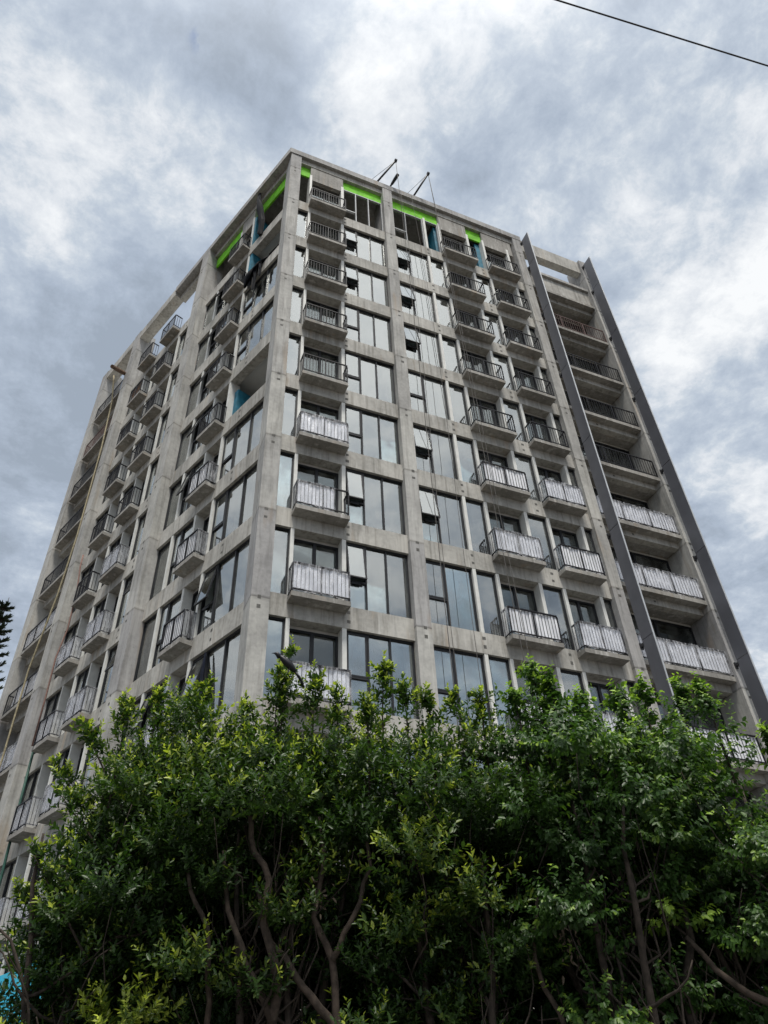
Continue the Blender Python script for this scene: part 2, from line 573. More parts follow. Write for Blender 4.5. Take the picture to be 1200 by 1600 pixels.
for k in range(0, KMAX + 1):
    z = ZB(k)
    put('beam', beam_key(FR, 0.26, 4.565), tower, (0, 0, z))
    put('beam', beam_key(FR, 5.06, 12.22), tower, (0, 0, z))
    put('beam', beam_key(FL, 0.62, 7.06), tower, (0, 0, z))
    put('beam', beam_key(FL, 7.76, 14.55), tower, (0, 0, z))
    put('beam', share('beamL3', lambda: MB().box(FL, 15.25, 18.62, -0.5, -0.05, 0.12, BT).mesh('beam', M['beam'])), tower, (0, 0, z))
    put('beam', share('beamR3', lambda: MB().box(FR, 12.70, 16.63, -0.55, -0.27, 0.40, 0.681).mesh('beam', M['beam'])), tower, (0, 0, z))
    put('floor_slab', share('slab', lambda: MB().prism(INNER, 0.36, 0.70).mesh('floor_slab', M['slab'] if False else M['room'])), tower, (0, 0, z))

# roof: fascia beams, coping, slab, open pergola beams
put('roof_slab', MB().prism(UPPER, 38.62, 39.25).mesh('roof_slab', M['slab']), tower)
for fr, s0, s1 in ((FR, 0.26, 4.565), (FR, 5.06, 12.22), (FL, 0.62, 7.06), (FL, 7.76, 10.6)):
    put('roof_beam', MB().box(fr, s0, s1, -0.35, 0.0, 38.6, 39.0).mesh('roof_beam', M['beam']), tower)
cq = ((-0.375 + 0.353 * 0.165) / 0.9355, -0.165)
cin = ((0.4 - 0.353 * 0.4) / 0.9355, 0.4)
put('coping', MB().prism([cq, (12.78, -0.165), (12.78, 0.4), cin], 39.0, 39.43).mesh('coping', M['col']), tower)
put('coping', MB().prism([cq, cin, FL(10.6, -0.4, 0)[:2], FL(10.6, 0.375, 0)[:2]], 39.0, 39.43).mesh('coping', M['col']), tower)
put('roof_beam', MB().box(FR, 12.70, 16.63, -0.4, 0.0, 38.3, 39.40).mesh('roof_beam', M['beam']), tower)
put('roof_beam', MB().box(FL, 10.6, 14.55, -0.25, 0.34, 38.72, 39.40).mesh('roof_beam', M['beam']), tower)
put('roof_beam', MB().box(FL, 15.25, 18.62, -0.25, 0.34, 38.72, 39.40).mesh('roof_beam', M['beam']), tower)
# side walls of the top storey, rear and end walls
put('end_wall', MB().box(FW, 12.45, 12.6, 1.0, 9.0, 34.8, 38.62).mesh('end_wall', M['slab']), tower)
put('end_wall', MB().box(FL, 8.5, 8.7, -9.4, -0.7, 34.8, 38.62).mesh('end_wall', M['slab']), tower)
put('end_wall', MB().box(FW, 16.9, 17.06, 1.0, 17.9, 0, 34.8).mesh('end_wall', M['slab']), tower)
le = FL(19.3, -0.6, 0)
put('rear_wall', MB().prism([(17.06, 17.9), (17.06, 18.1), (le[0], 18.1), (le[0], le[1]), (le[0] + 0.2, le[1]), (le[0] + 0.2, 17.9)], 0, 34.8).mesh('rear_wall', M['slab']), tower)

# interior walls seen through the glass
for k in range(0, KMAX + 1):
    zz = ZB(k)
    top = 3.46 if k else 4.49
    upper = k == 0
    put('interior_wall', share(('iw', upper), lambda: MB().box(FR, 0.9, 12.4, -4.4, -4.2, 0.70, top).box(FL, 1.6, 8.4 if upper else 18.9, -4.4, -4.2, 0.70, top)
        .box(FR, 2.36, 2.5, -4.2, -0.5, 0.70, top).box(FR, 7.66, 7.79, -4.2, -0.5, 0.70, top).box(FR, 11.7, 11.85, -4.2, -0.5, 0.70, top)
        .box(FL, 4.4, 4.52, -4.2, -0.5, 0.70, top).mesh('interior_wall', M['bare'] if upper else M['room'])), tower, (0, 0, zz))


for k_, s0_, s1_, h_, d_ in ((4, 2.62, 3.75, 1.55, -0.9), (4, 3.95, 4.4, 1.15, -0.8), (6, 3.0, 4.3, 2.2, -1.8), (7, 5.3, 6.3, 2.3, -1.6), (8, 2.7, 3.6, 1.7, -1.2), (3, 5.4, 5.95, 1.9, -1.0), (2, 3.1, 3.5, 1.6, -0.9), (6, 7.0, 7.5, 2.6, -0.8), (7, 9.5, 9.9, 2.7, -0.9), (8, 7.0, 7.4, 2.2, -0.8)):
    put('drywall_sheet', MB().box(FR, s0_, s1_, d_ - 0.02, d_, 0.703, 0.703 + h_).mesh('drywall_sheet', M['post']), tower, (0, 0, ZB(k_)))
for k_, s0_, s1_, h_, d_ in ((5, 1.8, 2.4, 2.0, -1.2), (6, 0.9, 1.5, 2.3, -1.5), (7, 1.7, 2.4, 1.8, -1.0), (8, 0.9, 2.2, 2.4, -2.0), (4, 6.2, 6.7, 2.2, -0.9)):
    put('drywall_sheet', MB().box(FL, s0_, s1_, d_ - 0.02, d_, 0.703, 0.703 + h_).mesh('drywall_sheet', M['post']), tower, (0, 0, ZB(k_)))


# ---- windows
def make_window(fr, s0, s1, mull, zz, top=3.1, sash=None, open_=0.0, glazed=True, mat='frame', merged=False):
    """mull: inner mullion positions; sash: index of the panel that carries an awning sash"""
    edges = [s0] + list(mull) + [s1]
    z0, z1 = BT, top
    zt = z0 + 0.41 * (3.1 - BT)
    fw = 0.023
    key = ('win', fr.__name__, s0, s1, top, sash, glazed, mat, merged)

    def frame_mesh():
        b = MB()
        b.box(fr, s0, s1, -0.20, -0.10, z0, z0 + 0.05)
        b.box(fr, s0, s1, -0.20, -0.10, z1 - 0.06, z1)
        b.box(fr, s0, s0 + 0.045, -0.20, -0.10, z0 + 0.05, z1 - 0.06)
        b.box(fr, s1 - 0.045, s1, -0.20, -0.10, z0 + 0.05, z1 - 0.06)
        for m_ in mull:
            b.box(fr, m_ - fw, m_ + fw, -0.20, -0.09, z0 + 0.05, z1 - 0.06)
        if sash is not None:
            b.box(fr, edges[sash] + 0.03, edges[sash + 1] - 0.03, -0.195, -0.095, zt - 0.03, zt + 0.03)
        if merged:
            b.box(fr, s0 + 0.03, s1 - 0.03, -0.155, -0.145, z0 + 0.03, z1 - 0.03, 1)
        return b.mesh('window', [M[mat], M['glass']])

    w = put('window', share(key, frame_mesh), tower, (0, 0, zz))
    if not glazed:
        return w
    if not merged:
        for i in range(len(edges) - 1):
            a, c = edges[i] + 0.025, edges[i + 1] - 0.025
            hi = zt if i == sash else z1 - 0.05
            put('pane', share(('pane', fr.__name__, a, c, hi), lambda: MB().box(fr, a, c, -0.155, -0.145, z0 + 0.04, hi).mesh('pane', M['glass'])), w)
    if sash is not None:
        a, c = edges[sash] + 0.035, edges[sash + 1] - 0.035
        co, si = math.cos(open_), math.sin(open_)

        def hinged(s, d, z):           # hinge along the head
            h, e = z1 - 0.07 - z, d + 0.11
            return fr(s, -0.11 + h * si + e * co, z1 - 0.07 - h * co + e * si)

        def sm():
            b = MB()
            lo, hi = zt + 0.03, z1 - 0.07
            b.box(hinged, a, c, -0.14, -0.09, lo, lo + 0.045)
            b.box(hinged, a, c, -0.14, -0.09, hi - 0.045, hi)
            b.box(hinged, a, a + 0.045, -0.14, -0.09, lo + 0.045, hi - 0.045)
            b.box(hinged, c - 0.045, c, -0.14, -0.09, lo + 0.045, hi - 0.045)
            if open_ > 0.05:           # stays
                for q in (a + 0.05, c - 0.05):
                    h = 0.62
                    b.tube([fr(q, -0.12, z1 - 0.5), fr(q, -0.10 + h * si, z1 - 0.07 - h * co)], 0.012, 4)
                b.box(fr, (a + c) / 2 - 0.14, (a + c) / 2 + 0.14, -0.10, -0.07, zt - 0.10, zt - 0.03)
            if merged:
                b.box(hinged, a + 0.04, c - 0.04, -0.12, -0.11, lo + 0.03, hi - 0.03, 1)
            return b.mesh('sash', [M[mat], M['glass']])
        put('sash', share(('sash', fr.__name__, a, c, top, round(open_, 3), mat, merged), sm), w)
        if not merged:
            put('pane', share(('spane', fr.__name__, a, c, top, round(open_, 3)), lambda: MB().box(hinged, a + 0.04, c - 0.04, -0.12, -0.11, zt + 0.06, z1 - 0.10).mesh('pane', M['glass'])), w)
    return w


def make_door(fr, s0, s1, zz, d=-0.35, top=3.0, merged=False):
    mid = (s0 + s1) / 2

    def fm():
        b = MB()
        b.box(fr, s0, s1, d - 0.08, d, BT, BT + 0.06)
        b.box(fr, s0, s1, d - 0.08, d, top - 0.07, top)
        for q0, q1 in ((s0, s0 + 0.06), (mid - 0.05, mid + 0.05), (s1 - 0.06, s1)):
            b.box(fr, q0, q1, d - 0.08, d, BT + 0.06, top - 0.07)
        if merged:
            b.box(fr, s0 + 0.05, s1 - 0.05, d - 0.05, d - 0.04, BT + 0.05, top - 0.06, 1)
        return b.mesh('balcony_door', [M['frame'], M['doorglass']])
    w = put('balcony_door', share(('door', fr.__name__, s0, s1, d, top, merged), fm), tower, (0, 0, zz))
    if not merged:
        for a, c in ((s0 + 0.05, mid - 0.04), (mid + 0.04, s1 - 0.05)):
            put('pane', share(('dp', fr.__name__, a, c, d, top), lambda: MB().box(fr, a, c, d - 0.05, d - 0.04, BT + 0.05, top - 0.06).mesh('pane', M['doorglass'])), w)
    if top < 3.1 and d > -0.5:
        put('lintel', share(('lin', fr.__name__, s0, s1, d), lambda: MB().box(fr, s0, s1, d - 0.12, d - 0.02, top, 3.46).mesh('lintel', M['plaster'])), tower, (0, 0, zz))


def make_jambs(fr, pairs, zz, top=3.1):
    for s0, s1 in pairs:
        put('jamb_wall', share(('jamb', fr.__name__, s0, s1, top), lambda: MB().box(fr, s0, s1, -0.44, -0.012, BT, top).mesh('jamb_wall', M['post'])), tower, (0, 0, zz))


# ---- balconies
film_n = 0
budget = [300]
far_bal = MB()                    # balusters past the individual limit


def make_balcony(fr, s0, s1, k, wrap=0, single=False, mat='rail', dep=0.42, zs=0.45, th=0.15, bars=None, side=True, extra=None):
    """wrap: 0 bare, 1 plastic all round, 0.6 torn"""
    global film_n
    z = ZB(k)
    zt = zs + th
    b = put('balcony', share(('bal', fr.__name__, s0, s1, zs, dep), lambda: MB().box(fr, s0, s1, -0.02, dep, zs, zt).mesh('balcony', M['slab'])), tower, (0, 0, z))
    rd = dep - 0.035
    a, c = s0 + 0.03, s1 - 0.03
    z0, z1 = zt + 0.09, zt + 1.0
    n = bars or max(6, int(round((c - a) / 0.125)))

    def rail():
        q = MB()
        q.box(fr, a, c, rd - 0.02, rd + 0.02, z1 - 0.045, z1)
        q.box(fr, a, c, rd - 0.015, rd + 0.015, z0, z0 + 0.035)
        posts = [a, (a + c) / 2, c] if c - a < 2.2 else [a, a + (c - a) / 3, a + 2 * (c - a) / 3, c]
        for s in posts:
            q.box(fr, s - 0.018, s + 0.018, rd - 0.018, rd + 0.018, zt - 0.06, z1 - 0.045)
        if side:
            for s in (a, c):
                q.box(fr, s - 0.02, s + 0.02, 0.0, rd - 0.02, z1 - 0.045, z1)
                q.box(fr, s - 0.015, s + 0.015, 0.0, rd - 0.018, z0, z0 + 0.035)
                for d in np.linspace(0.01, rd, 4)[:-1]:
                    q.box(fr, s - 0.009, s + 0.009, d - 0.009, d + 0.009, z0 + 0.035, z1 - 0.045)
        return q.mesh('railing', M[mat])
    put('railing', share(('rail', fr.__name__, s0, s1, zs, dep, mat), rail), b)
    ss = [a + (c - a) * (i + 1) / (n + 1) for i in range(n)]
    hb = 0.006 if wrap else 0.009
    if single and budget[0] >= n:
        budget[0] -= n
        bm_ = share(('bar', fr.__name__, mat), lambda: MB().box(fr, -0.009, 0.009, -0.009, 0.009, 0.0, 1.0 - 0.045 - 0.125).mesh('baluster', M[mat]))
        for s in ss:
            p = fr(s, rd, z0 + 0.035)
            put('baluster', bm_, b, p)
    else:
        for s in ss:
            far_bal.box(fr, s - hb, s + hb, rd - hb, rd + hb, z + z0 + 0.035, z + z1 - 0.045, 1 if mat == 'rust' else 0)
    if wrap:
        film_n += 1
        r_ = np.random.default_rng(100 + film_n)
        q = MB()

        def sheet(p0, p1, d0, d1, drop=0.0, mi=0):
            L_ = math.hypot(p1 - p0, d1 - d0)
            nx = max(6, int(L_ / 0.045))
            ph = r_.uniform(0, 6.3, 6)
            rows = []
            for j in range(7):
                v = j / 6
                row = []
                for i in range(nx + 1):
                    u = i / nx
                    x = u * L_
                    wv = 0.010 * math.sin(x * 26 + ph[0] + 0.8 * math.sin(v * 3 + ph[1])) + 0.008 * math.sin(x * 47 + ph[2] - v * 2) + 0.012 * math.sin(x * 9 + v * 4 + ph[3])
                    hi = z1 + 0.012 - 0.03 * abs(math.sin(x * 3.1 + ph[4])) * r_.uniform(0.4, 1)
                    lo = z0 - 0.01 + 0.04 * math.sin(x * 4 + ph[5]) * 0.5
                    if drop:
                        hi -= drop * max(0, math.sin(u * 3.0 + ph[1])) ** 2
                    s = p0 + (p1 - p0) * u
                    d = d0 + (d1 - d0) * u
                    zz_ = lo + (hi - lo) * v
                    if abs(p1 - p0) > abs(d1 - d0):
                        row.append(fr(s, d + 0.012 + wv, zz_))
                    else:
                        row.append(fr(s + (wv + 0.012) * (1 if p0 > (s0 + s1) / 2 else -1), d, zz_))
                rows.append(row)
            q.quadstrip(rows, mi)
        ex = c if wrap == 1 else a + (c - a) * wrap
        sag = 0.5 if wrap == 0.75 else 0
        sheet(a - 0.010, ex + 0.010, rd - 0.040, rd - 0.040, sag, 0)
        if film_n % 5 not in (0, 2):
            sheet(a - 0.015, ex + 0.015, rd + 0.020, rd + 0.020, sag, 1)
        if side:
            sheet(a - 0.022, a - 0.022, rd + 0.02, 0.01, 0, 1)
            if wrap == 1:
                sheet(c + 0.022, c + 0.022, rd + 0.02, 0.01, 0, 1)
        put('plastic_cover', q.mesh('plastic_cover', [M['film'], M['film_thin']], True, False), b)
    return b


def make_post(fr, s0, s1, zz, top=3.1):
    put('window_post', share(('post', fr.__name__, s0, s1, top), lambda: MB().box(fr, s0, s1, -0.2, -0.008, BT, top).mesh('window_post', M['post'])), tower, (0, 0, zz))


OPEN_R1 = {0: 0.15, 1: 0.15, 5: 0.12, 6: 0.13}
OPEN_R2 = {0: 0.15, 1: 0.16, 2: 0.16, 4: 0.15, 5: 0.15}
OPEN_LA = {6: 0.20, 7: 0.22}
OPEN_LB = {0: 0.32, 1: 0.28, 2: 0.28, 3: 0.25, 4: 0.22, 7: 0.26}
OPEN_LD = {5: 0.26, 6: 0.28, 7: 0.26, 1: 0.2}
for i in range(-1, KMAX):
    zz = ZB(i + 1)
    k = i + 1
    top = 3.62 if i < 0 else 3.1
    gl = i >= 0
    hid = i >= 8
    fm = 'galv' if i < 0 else 'frame'
    # ---- right facade, first bay
    if gl:
        make_window(FR, 0.262, 0.77, [], zz, merged=hid)
    make_window(FR, 2.50, 4.563, [3.16, 3.83], zz, top, 0, OPEN_R1.get(i, 0.0), gl, fm, hid)
    make_jambs(FR, [(0.77, 0.88), (2.37, 2.50)], zz, top)
    make_door(FR, 0.88, 2.37, zz, merged=hid)
    make_balcony(FR, 0.76, 2.47, k, 1 if k >= 5 and k != 6 else (0.72 if k == 6 else 0), k <= 4)
    # ---- right facade, second bay
    make_window(FR, 5.062, 6.80, [5.83], zz, top, 0, OPEN_R2.get(i, 0.0), gl, fm, hid)
    make_post(FR, 6.80, 6.92, zz, top)
    make_window(FR, 6.92, 7.66, [], zz, top, None, 0, gl, fm, hid)
    make_jambs(FR, [(7.66, 7.78), (9.28, 9.41), (10.23, 10.35), (11.71, 11.84)], zz, top)
    make_door(FR, 7.78, 9.28, zz, merged=hid)
    make_balcony(FR, 7.60, 9.42, k, 1 if k >= 5 else 0, k <= 4)
    if gl:
        make_window(FR, 9.41, 10.23, [], zz, merged=hid)
        make_window(FR, 11.84, 12.218, [], zz, merged=hid)
    make_door(FR, 10.35, 11.71, zz, merged=hid)
    make_balcony(FR, 10.18, 11.86, k, 1 if k >= 5 else 0, k <= 4)
    # ---- right loggias
    if k >= 1:
        make_door(FR, 13.2, 16.63, zz - H + 0.30 if False else zz, -1.0, 3.42, hid)
        make_balcony(FR, 12.70, 16.63, k, 1 if k >= 5 else 0, True, 'rust' if k == 1 else 'rail', 0.05, 0.68, 0.18, 27, False)
    # ---- left facade, first bay (from the corner)
    if i not in (-1, 0, 3):
        make_window(FL, 0.64, 3.30, [1.62, 2.57], zz, top, 2, OPEN_LA.get(i, 0.0), True, 'frame')
    make_jambs(FL, [(3.30, 3.42), (4.39, 4.51)], zz, top)
    make_door(FL, 3.42, 4.39, zz, merged=True)
    make_balcony(FL, 3.30, 4.55, k, 1 if k in (6, 8, 9, 10) else (0.999 if k == 5 else (0.9 if k == 7 else 0)), k <= 4)
    if gl:
        make_window(FL, 4.51, 5.90, [5.40], zz, top, 1, OPEN_LB.get(i, 0.0), True, 'frame')
        make_window(FL, 6.03, 7.058, [], zz, top)
        make_post(FL, 5.90, 6.03, zz, top)
    # ---- left facade, second bay
    if gl:
        make_window(FL, 7.762, 9.50, [8.70], zz, top, 1 if False else 0, OPEN_LD.get(i, 0.0), True, 'frame')
        make_jambs(FL, [(9.50, 9.62), (10.69, 10.79), (11.94, 12.06), (13.0, 13.1)], zz)
        make_door(FL, 9.62, 10.69, zz, merged=True)
        make_window(FL, 10.79, 11.94, [11.35], zz, top, merged=True)
        make_door(FL, 12.06, 13.0, zz, merged=True)
        make_window(FL, 13.1, 14.548, [13.8], zz, top, merged=True)
        make_door(FL, 15.3, 17.0, zz, -0.55, 3.0, True)
        put('loggia_wall', share('lw3', lambda: MB().box(FL, 17.0, 18.62, -0.66, -0.58, BT, 3.46).mesh('loggia_wall', M['plaster'])), tower, (0, 0, zz))
    make_balcony(FL, 9.58, 10.95, k, 1 if k >= 5 else 0, False)
    make_balcony(FL, 11.98, 13.30, k, 1 if k >= 6 else 0, False)
    make_balcony(FL, 15.3, 18.5, k, 0.75 if k == 6 else (1 if k >= 5 else 0), False, 'rust' if k == 1 else 'rail', 0.34)

# loggia ceilings and parapet of the right-hand bay
for k in range(0, KMAX + 1):
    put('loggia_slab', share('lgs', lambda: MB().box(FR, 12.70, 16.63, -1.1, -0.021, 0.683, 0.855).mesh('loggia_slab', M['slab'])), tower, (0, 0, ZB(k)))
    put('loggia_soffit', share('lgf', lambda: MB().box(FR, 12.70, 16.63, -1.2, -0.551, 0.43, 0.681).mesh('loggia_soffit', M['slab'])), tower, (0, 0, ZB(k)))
    if k:
        put('loggia_wall', share('lgw', lambda: MB().box(FR, 12.70, 13.2, -1.1, -1.0, BT, 3.52).mesh('loggia_wall', M['plaster'])), tower, (0, 0, ZB(k)))
put('balcony', MB().box(FR, 12.70, 16.63, -0.4, 0.05, 34.81, 34.99).mesh('balcony', M['slab']), tower)
put('parapet', MB().box(FR, 12.70, 16.63, -0.30, -0.10, 34.99, 36.42).mesh('parapet', M['beam']), tower)
put('parapet_cap', MB().box(FR, 12.70, 16.63, -0.34, 0.03, 36.42, 36.62).mesh('parapet_cap', M['col']), tower)

fb = put('baluster', far_bal.mesh('baluster', [M['rail'], M['rust']]), tower)
fb['kind'] = 'stuff'

# ground storey behind the hedge
put('base_wall', MB().box(FR, 0.26, 16.9, -0.4, -0.05, 0.0, 3.13).box(FL, 0.7, 19.2, -0.4, -0.05, 0.0, 3.13).mesh('base_wall', M['plaster']), tower)

# top storey boards
for fr, s0, s1 in ((FR, 0.262, 0.80), (FR, 2.48, 4.563), (FR, 5.062, 7.72), (FR, 9.34, 10.30), (FL, 0.64, 3.36), (FL, 4.45, 7.058)):
    put('green_board', MB().box(fr, s0, s1, -0.24, -0.16, 37.75, 38.612).mesh('green_board', M['green']), tower)
for fr, s0, s1 in ((FR, 0.80, 2.48), (FR, 7.72, 9.34), (FR, 10.30, 12.1), (FL, 3.36, 4.45)):
    put('grey_board', MB().box(fr, s0, s1, -0.22, -0.03, 37.30, 38.612).mesh('grey_board', M['slab']), tower)

# blue waterproofing membranes on the jambs next to some openings
for fr, s0, s1, d0, d1, zz, za, zb_ in ((FR, 7.50, 7.655, -0.9, -0.26, ZB(0), 0.75, 3.5), (FR, 9.95, 10.22, -0.9, -0.3, ZB(0), 0.75, 3.5),
                                    (FL, 3.15, 3.295, -1.2, -0.05, ZB(0), 0.75, 3.5), (FL, 3.10, 3.295, -1.6, -0.05, ZB(1), 0.75, 3.1),
                                    (FL, 3.05, 3.295, -1.5, -0.25, ZB(4), 0.75, 2.6),
                                    (FR, 10.0, 10.22, -0.9, -0.22, ZB(4), 0.75, 2.9), (FR, 7.40, 7.65, -0.9, -0.22, ZB(5), 0.75, 2.9), (FR, 9.95, 10.22, -0.9, -0.22, ZB(5), 0.75, 2.8), (FR, 7.45, 7.65, -0.6, -0.22, ZB(4), 0.75, 1.6), (FR, 11.95, 12.21, -0.5, -0.2, ZB(5), 2.7, 3.05),
                                    (FL, 2.6, 3.28, -0.5, -0.25, ZB(3), 0.75, 1.7), (FL, 7.9, 8.9, -0.6, -0.25, ZB(2), 1.2, 2.7)):
    put('blue_membrane', MB().box(fr, s0, s1, d0, d1, zz + za, zz + zb_).mesh('blue_membrane', M['teal']), tower)
put('plywood_sheet', MB().box(FL, 2.0, 2.70, -1.7, -1.6, ZB(4) + 0.75, ZB(4) + 2.2).mesh('plywood_sheet', M['orange']), tower)

# anchor pockets laid on columns and beams as thin dark boxes
pk = MB()
for k in range(-1, KMAX):
    z = ZB(k) + (0.05 if k >= 0 else 0)
    for fr, s, d in ((FR, 0.0, 0.12), (FR, 4.86, 0.15), (FR, 12.5, 0.15), (FR, 16.85, 0.15), (FL, 7.5, 0.37), (FL, 15.0, 0.37)):
        jx = random.uniform(-0.05, 0.05)
        for dz in (0.0, 0.30):
            w_ = random.uniform(0.045, 0.06)
            pk.box(fr, s + jx - w_, s + jx + w_, d - 0.01, d + 0.003, z + dz, z + dz + random.uniform(0.08, 0.12))
    if k >= 0:
        for fr, s in ((FR, 2.56), (FR, 6.86), (FR, 9.9), (FL, 2.3), (FL, 8.9)):
            for dz in (0.12, 0.42):
                w_ = random.uniform(0.045, 0.06)
                pk.box(fr, s - w_, s + w_, -0.01, 0.003, z + dz, z + dz + random.uniform(0.08, 0.12))
        pk.box(FR, 14.4, 14.5, -0.28, -0.267, z + 0.47, z + 0.56)
pko = put('anchor_pocket', pk.mesh('anchor_pocket', M['pocket']), tower)
pko['kind'] = 'stuff'

# steel fins
for X, zlo in ((12.74, 2.0), (16.75, 2.0)):
    f_ = put('fin', MB().box(FR, X - 0.03, X + 0.03, 0.835, 0.855, zlo, 38.76).mesh('fin', M['finedge']), tower)
    ztop = 38.76
    hh = [2.45, 4.1, 4.6, 4.6, 4.6, 4.6, 4.6, 4.6]
    for n_, h_ in enumerate(hh):
        z0_ = max(zlo, ztop - h_)
        put('fin_panel', MB().box(FR, X - 0.025, X + 0.025, 0.29, 0.833, z0_ + 0.03, ztop).mesh('fin_panel', M['fin']), f_)
        put('bracket', MB().box(FR, X - 0.05, X + 0.05, 0.14, 0.32, ztop - 0.18, ztop - 0.08).box(FR, X - 0.06, X + 0.06, 0.14, 0.20, ztop - 0.24, ztop - 0.02).mesh('bracket', M['steel']), f_)
        ztop = z0_
        if ztop <= zlo:
            break

# ------------------------------------------------------------------ roof gear, ropes, hoses, tarps
def davit(x0, x1, lab):
    t = thing('hoist_davit', lab, 'davit', FR(x0, -0.2, 39.43), 'hoist davits on the roof edge')
    O = Vector(t.location)
    base, tip = Vector(FR(x0, -0.3, 39.43)) - O, Vector(FR(x1, 1.0, 40.62)) - O
    put('arm', MB().tube([base, tip], 0.05, 8).mesh('arm', M['steel'], True), t)
    put('pulley', MB().tube([tip + Vector((-0.06, 0, 0)), tip + Vector((0.06, 0, 0))], 0.10, 10).mesh('pulley', M['steel']), t)
    put('foot', MB().box(FW, -0.2, 0.2, -0.25, 0.25, -0.001, 0.10).mesh('foot', M['steel']), t)
    back = base + Vector((-0.45, 0.5, 0.55))
    put('mast', MB().tube([Vector((back.x, back.y, 0.0)), back], 0.03, 6).mesh('mast', M['galv']), t)
    put('stay', MB().tube([tip, back], 0.010, 4).mesh('stay', M['rope']), t)
    return Vector(FR(x1, 1.0, 40.62))


t1 = davit(4.15, 5.03, 'longer dark steel hoist davit on the roof edge near the second column')
t2 = davit(6.30, 6.90, 'shorter dark steel hoist davit on the roof edge over the second bay')


def rope(pts, r, lab, mat='rope', name='rope', cat='rope', grp=None):
    o_ = put(name, MB().tube(pts, r, 5).mesh(name, M[mat], True))
    return tag(o_, lab, cat, grp)


def drop(x0, d0, z0, x1, d1, z1, n=14, wob=0.04):
    out = []
    for i in range(n + 1):
        u = i / n
        out.append(FR(x0 + (x1 - x0) * u + wob * math.sin(u * 5), d0 + (d1 - d0) * u, z0 + (z1 - z0) * u))
    return out


rope(drop(5.03, 1.0, 40.55, 5.28, 0.75, 4.5), 0.013, 'thin dark rope hanging from the longer davit beside the second column')
rope(drop(6.90, 1.0, 40.45, 7.75, 0.80, 4.5), 0.012, 'thin dark rope hanging from the shorter davit past wrapped balconies')
rope(drop(6.95, 0.95, 40.45, 7.92, 0.90, 4.8), 0.010, 'thinner rope hanging just right of the davit rope over wrapped balconies')
rope(drop(5.6, 0.18, 39.40, 5.75, 0.25, 9.0, 14, 0.1), 0.009, 'slack thin rope close to the glass of the second bay')
rope(drop(6.2, 0.18, 39.40, 6.55, 0.30, 6.0, 14, 0.15), 0.009, 'slack thin rope over the wide panes left of the pale post')

# floodlight on the parapet
fl = thing('floodlight', 'small black floodlight leaning out over the roof edge by the second column', 'floodlight', FR(5.0, 0.0, 39.44))
O = Vector(fl.location)
put('bracket', MB().tube([(0, 0.0, 0), (0.12, -0.25, 0.25)], 0.05, 6).mesh('bracket', M['steel']), fl)
put('lamp_body', MB().tube([(0.10, -0.2, 0.2), (0.20, -0.45, 0.40), (0.28, -0.65, 0.56)], [0.07, 0.09, 0.085], 8).mesh('lamp_body', M['bird']), fl)

# timber pole sticking out over the left roof
tp = MB().tube([FL(15.9, -0.9, 37.0), FL(15.2, 0.5, 35.95), FL(14.6, 1.35, 35.25)], [0.13, 0.13, 0.12], 8)
tag(put('timber_pole', tp.mesh('timber_pole', M['timber'])), 'round weathered timber pole sticking out over the far left facade', 'pole')

# debris hose down the far left bay
hp = [(15.35, 0.9, 35.5), (15.5, 0.55, 33.7), (15.3, 0.45, 30), (15.25, 0.40, 24), (15.55, 0.40, 20.8), (16.3, 0.45, 17.4), (16.25, 0.45, 13.8), (16.3, 0.5, 9), (16.3, 0.6, 0.3)]
P_ = []
for a_, b_ in zip(hp[:-1], hp[1:]):
    for u in np.linspace(0, 1, 6)[:-1]:
        P_.append(FL(*(a_[j] + (b_[j] - a_[j]) * u for j in range(3))))
P_.append(FL(*hp[-1]))
rope(P_, 0.045, 'long yellowish hose hanging from the timber pole down the far left bay', 'hose', 'hose', 'hose')
rope([FL(13.95, 0.30, 22.2), FL(13.85, 0.32, 21.5), FL(13.4, 0.33, 20.0), FL(13.2, 0.35, 18), FL(13.2, 0.5, 16.6), FL(13.1, 0.5, 14.9), FL(13.1, 0.5, 13.0)], 0.035, 'reddish hose hanging between balcony ends and the left column', 'redhose', 'hose', 'hose')
rope([FL(13.45, 0.3, 13.2), FL(13.35, 0.3, 11), FL(13.2, 0.3, 8.6), FL(13.2, 0.3, 0.2)], 0.05, 'dark green pipe running down beside the lower left balconies', 'greenpipe', 'pipe', 'pipe')


def crumple(fr, pts, wid, dep, seed):
    """bundled sheet following a line: a tube with irregular radius"""
    r_ = random.Random(seed)
    b = MB()
    n = 9
    base = []
    for (s, d, z), w in zip(pts, wid):
        ring = []
        for q in range(n):
            a_ = 2 * math.pi * q / n
            rr = w * r_.uniform(0.6, 1.25)
            ring.append(fr(s + math.cos(a_) * rr, d + math.sin(a_) * rr * dep, z + r_.uniform(-0.08, 0.08)))
        ring.append(ring[0])
        base.append(ring)
    b.quadstrip(base)
    return b


b = crumple(FL, [(2.75, 0.22, 39.0), (2.7, 0.24, 38.4), (2.62, 0.22, 37.8), (2.52, 0.2, 37.2), (2.4, 0.15, 36.5), (2.38, 0.1, 35.8), (2.42, 0.06, 35.0), (2.4, 0.05, 34.7)], [0.10, 0.16, 0.2, 0.22, 0.2, 0.24, 0.2, 0.12], 0.5, 3)
tag(put('rolled_tarp', b.mesh('rolled_tarp', M['tarp'])), 'rolled black and blue tarp hanging from the roof beam near the corner', 'tarp')
b = crumple(FL, [(0.95, -0.3, 32.55), (1.3, -0.2, 32.2), (1.6, -0.1, 31.95), (1.9, 0.02, 31.85), (2.2, 0.1, 31.75), (2.5, 0.18, 31.5), (2.75, 0.2, 31.2), (2.9, 0.2, 30.8)], [0.03, 0.06, 0.10, 0.16, 0.24, 0.34, 0.30, 0.10], 0.5, 9)
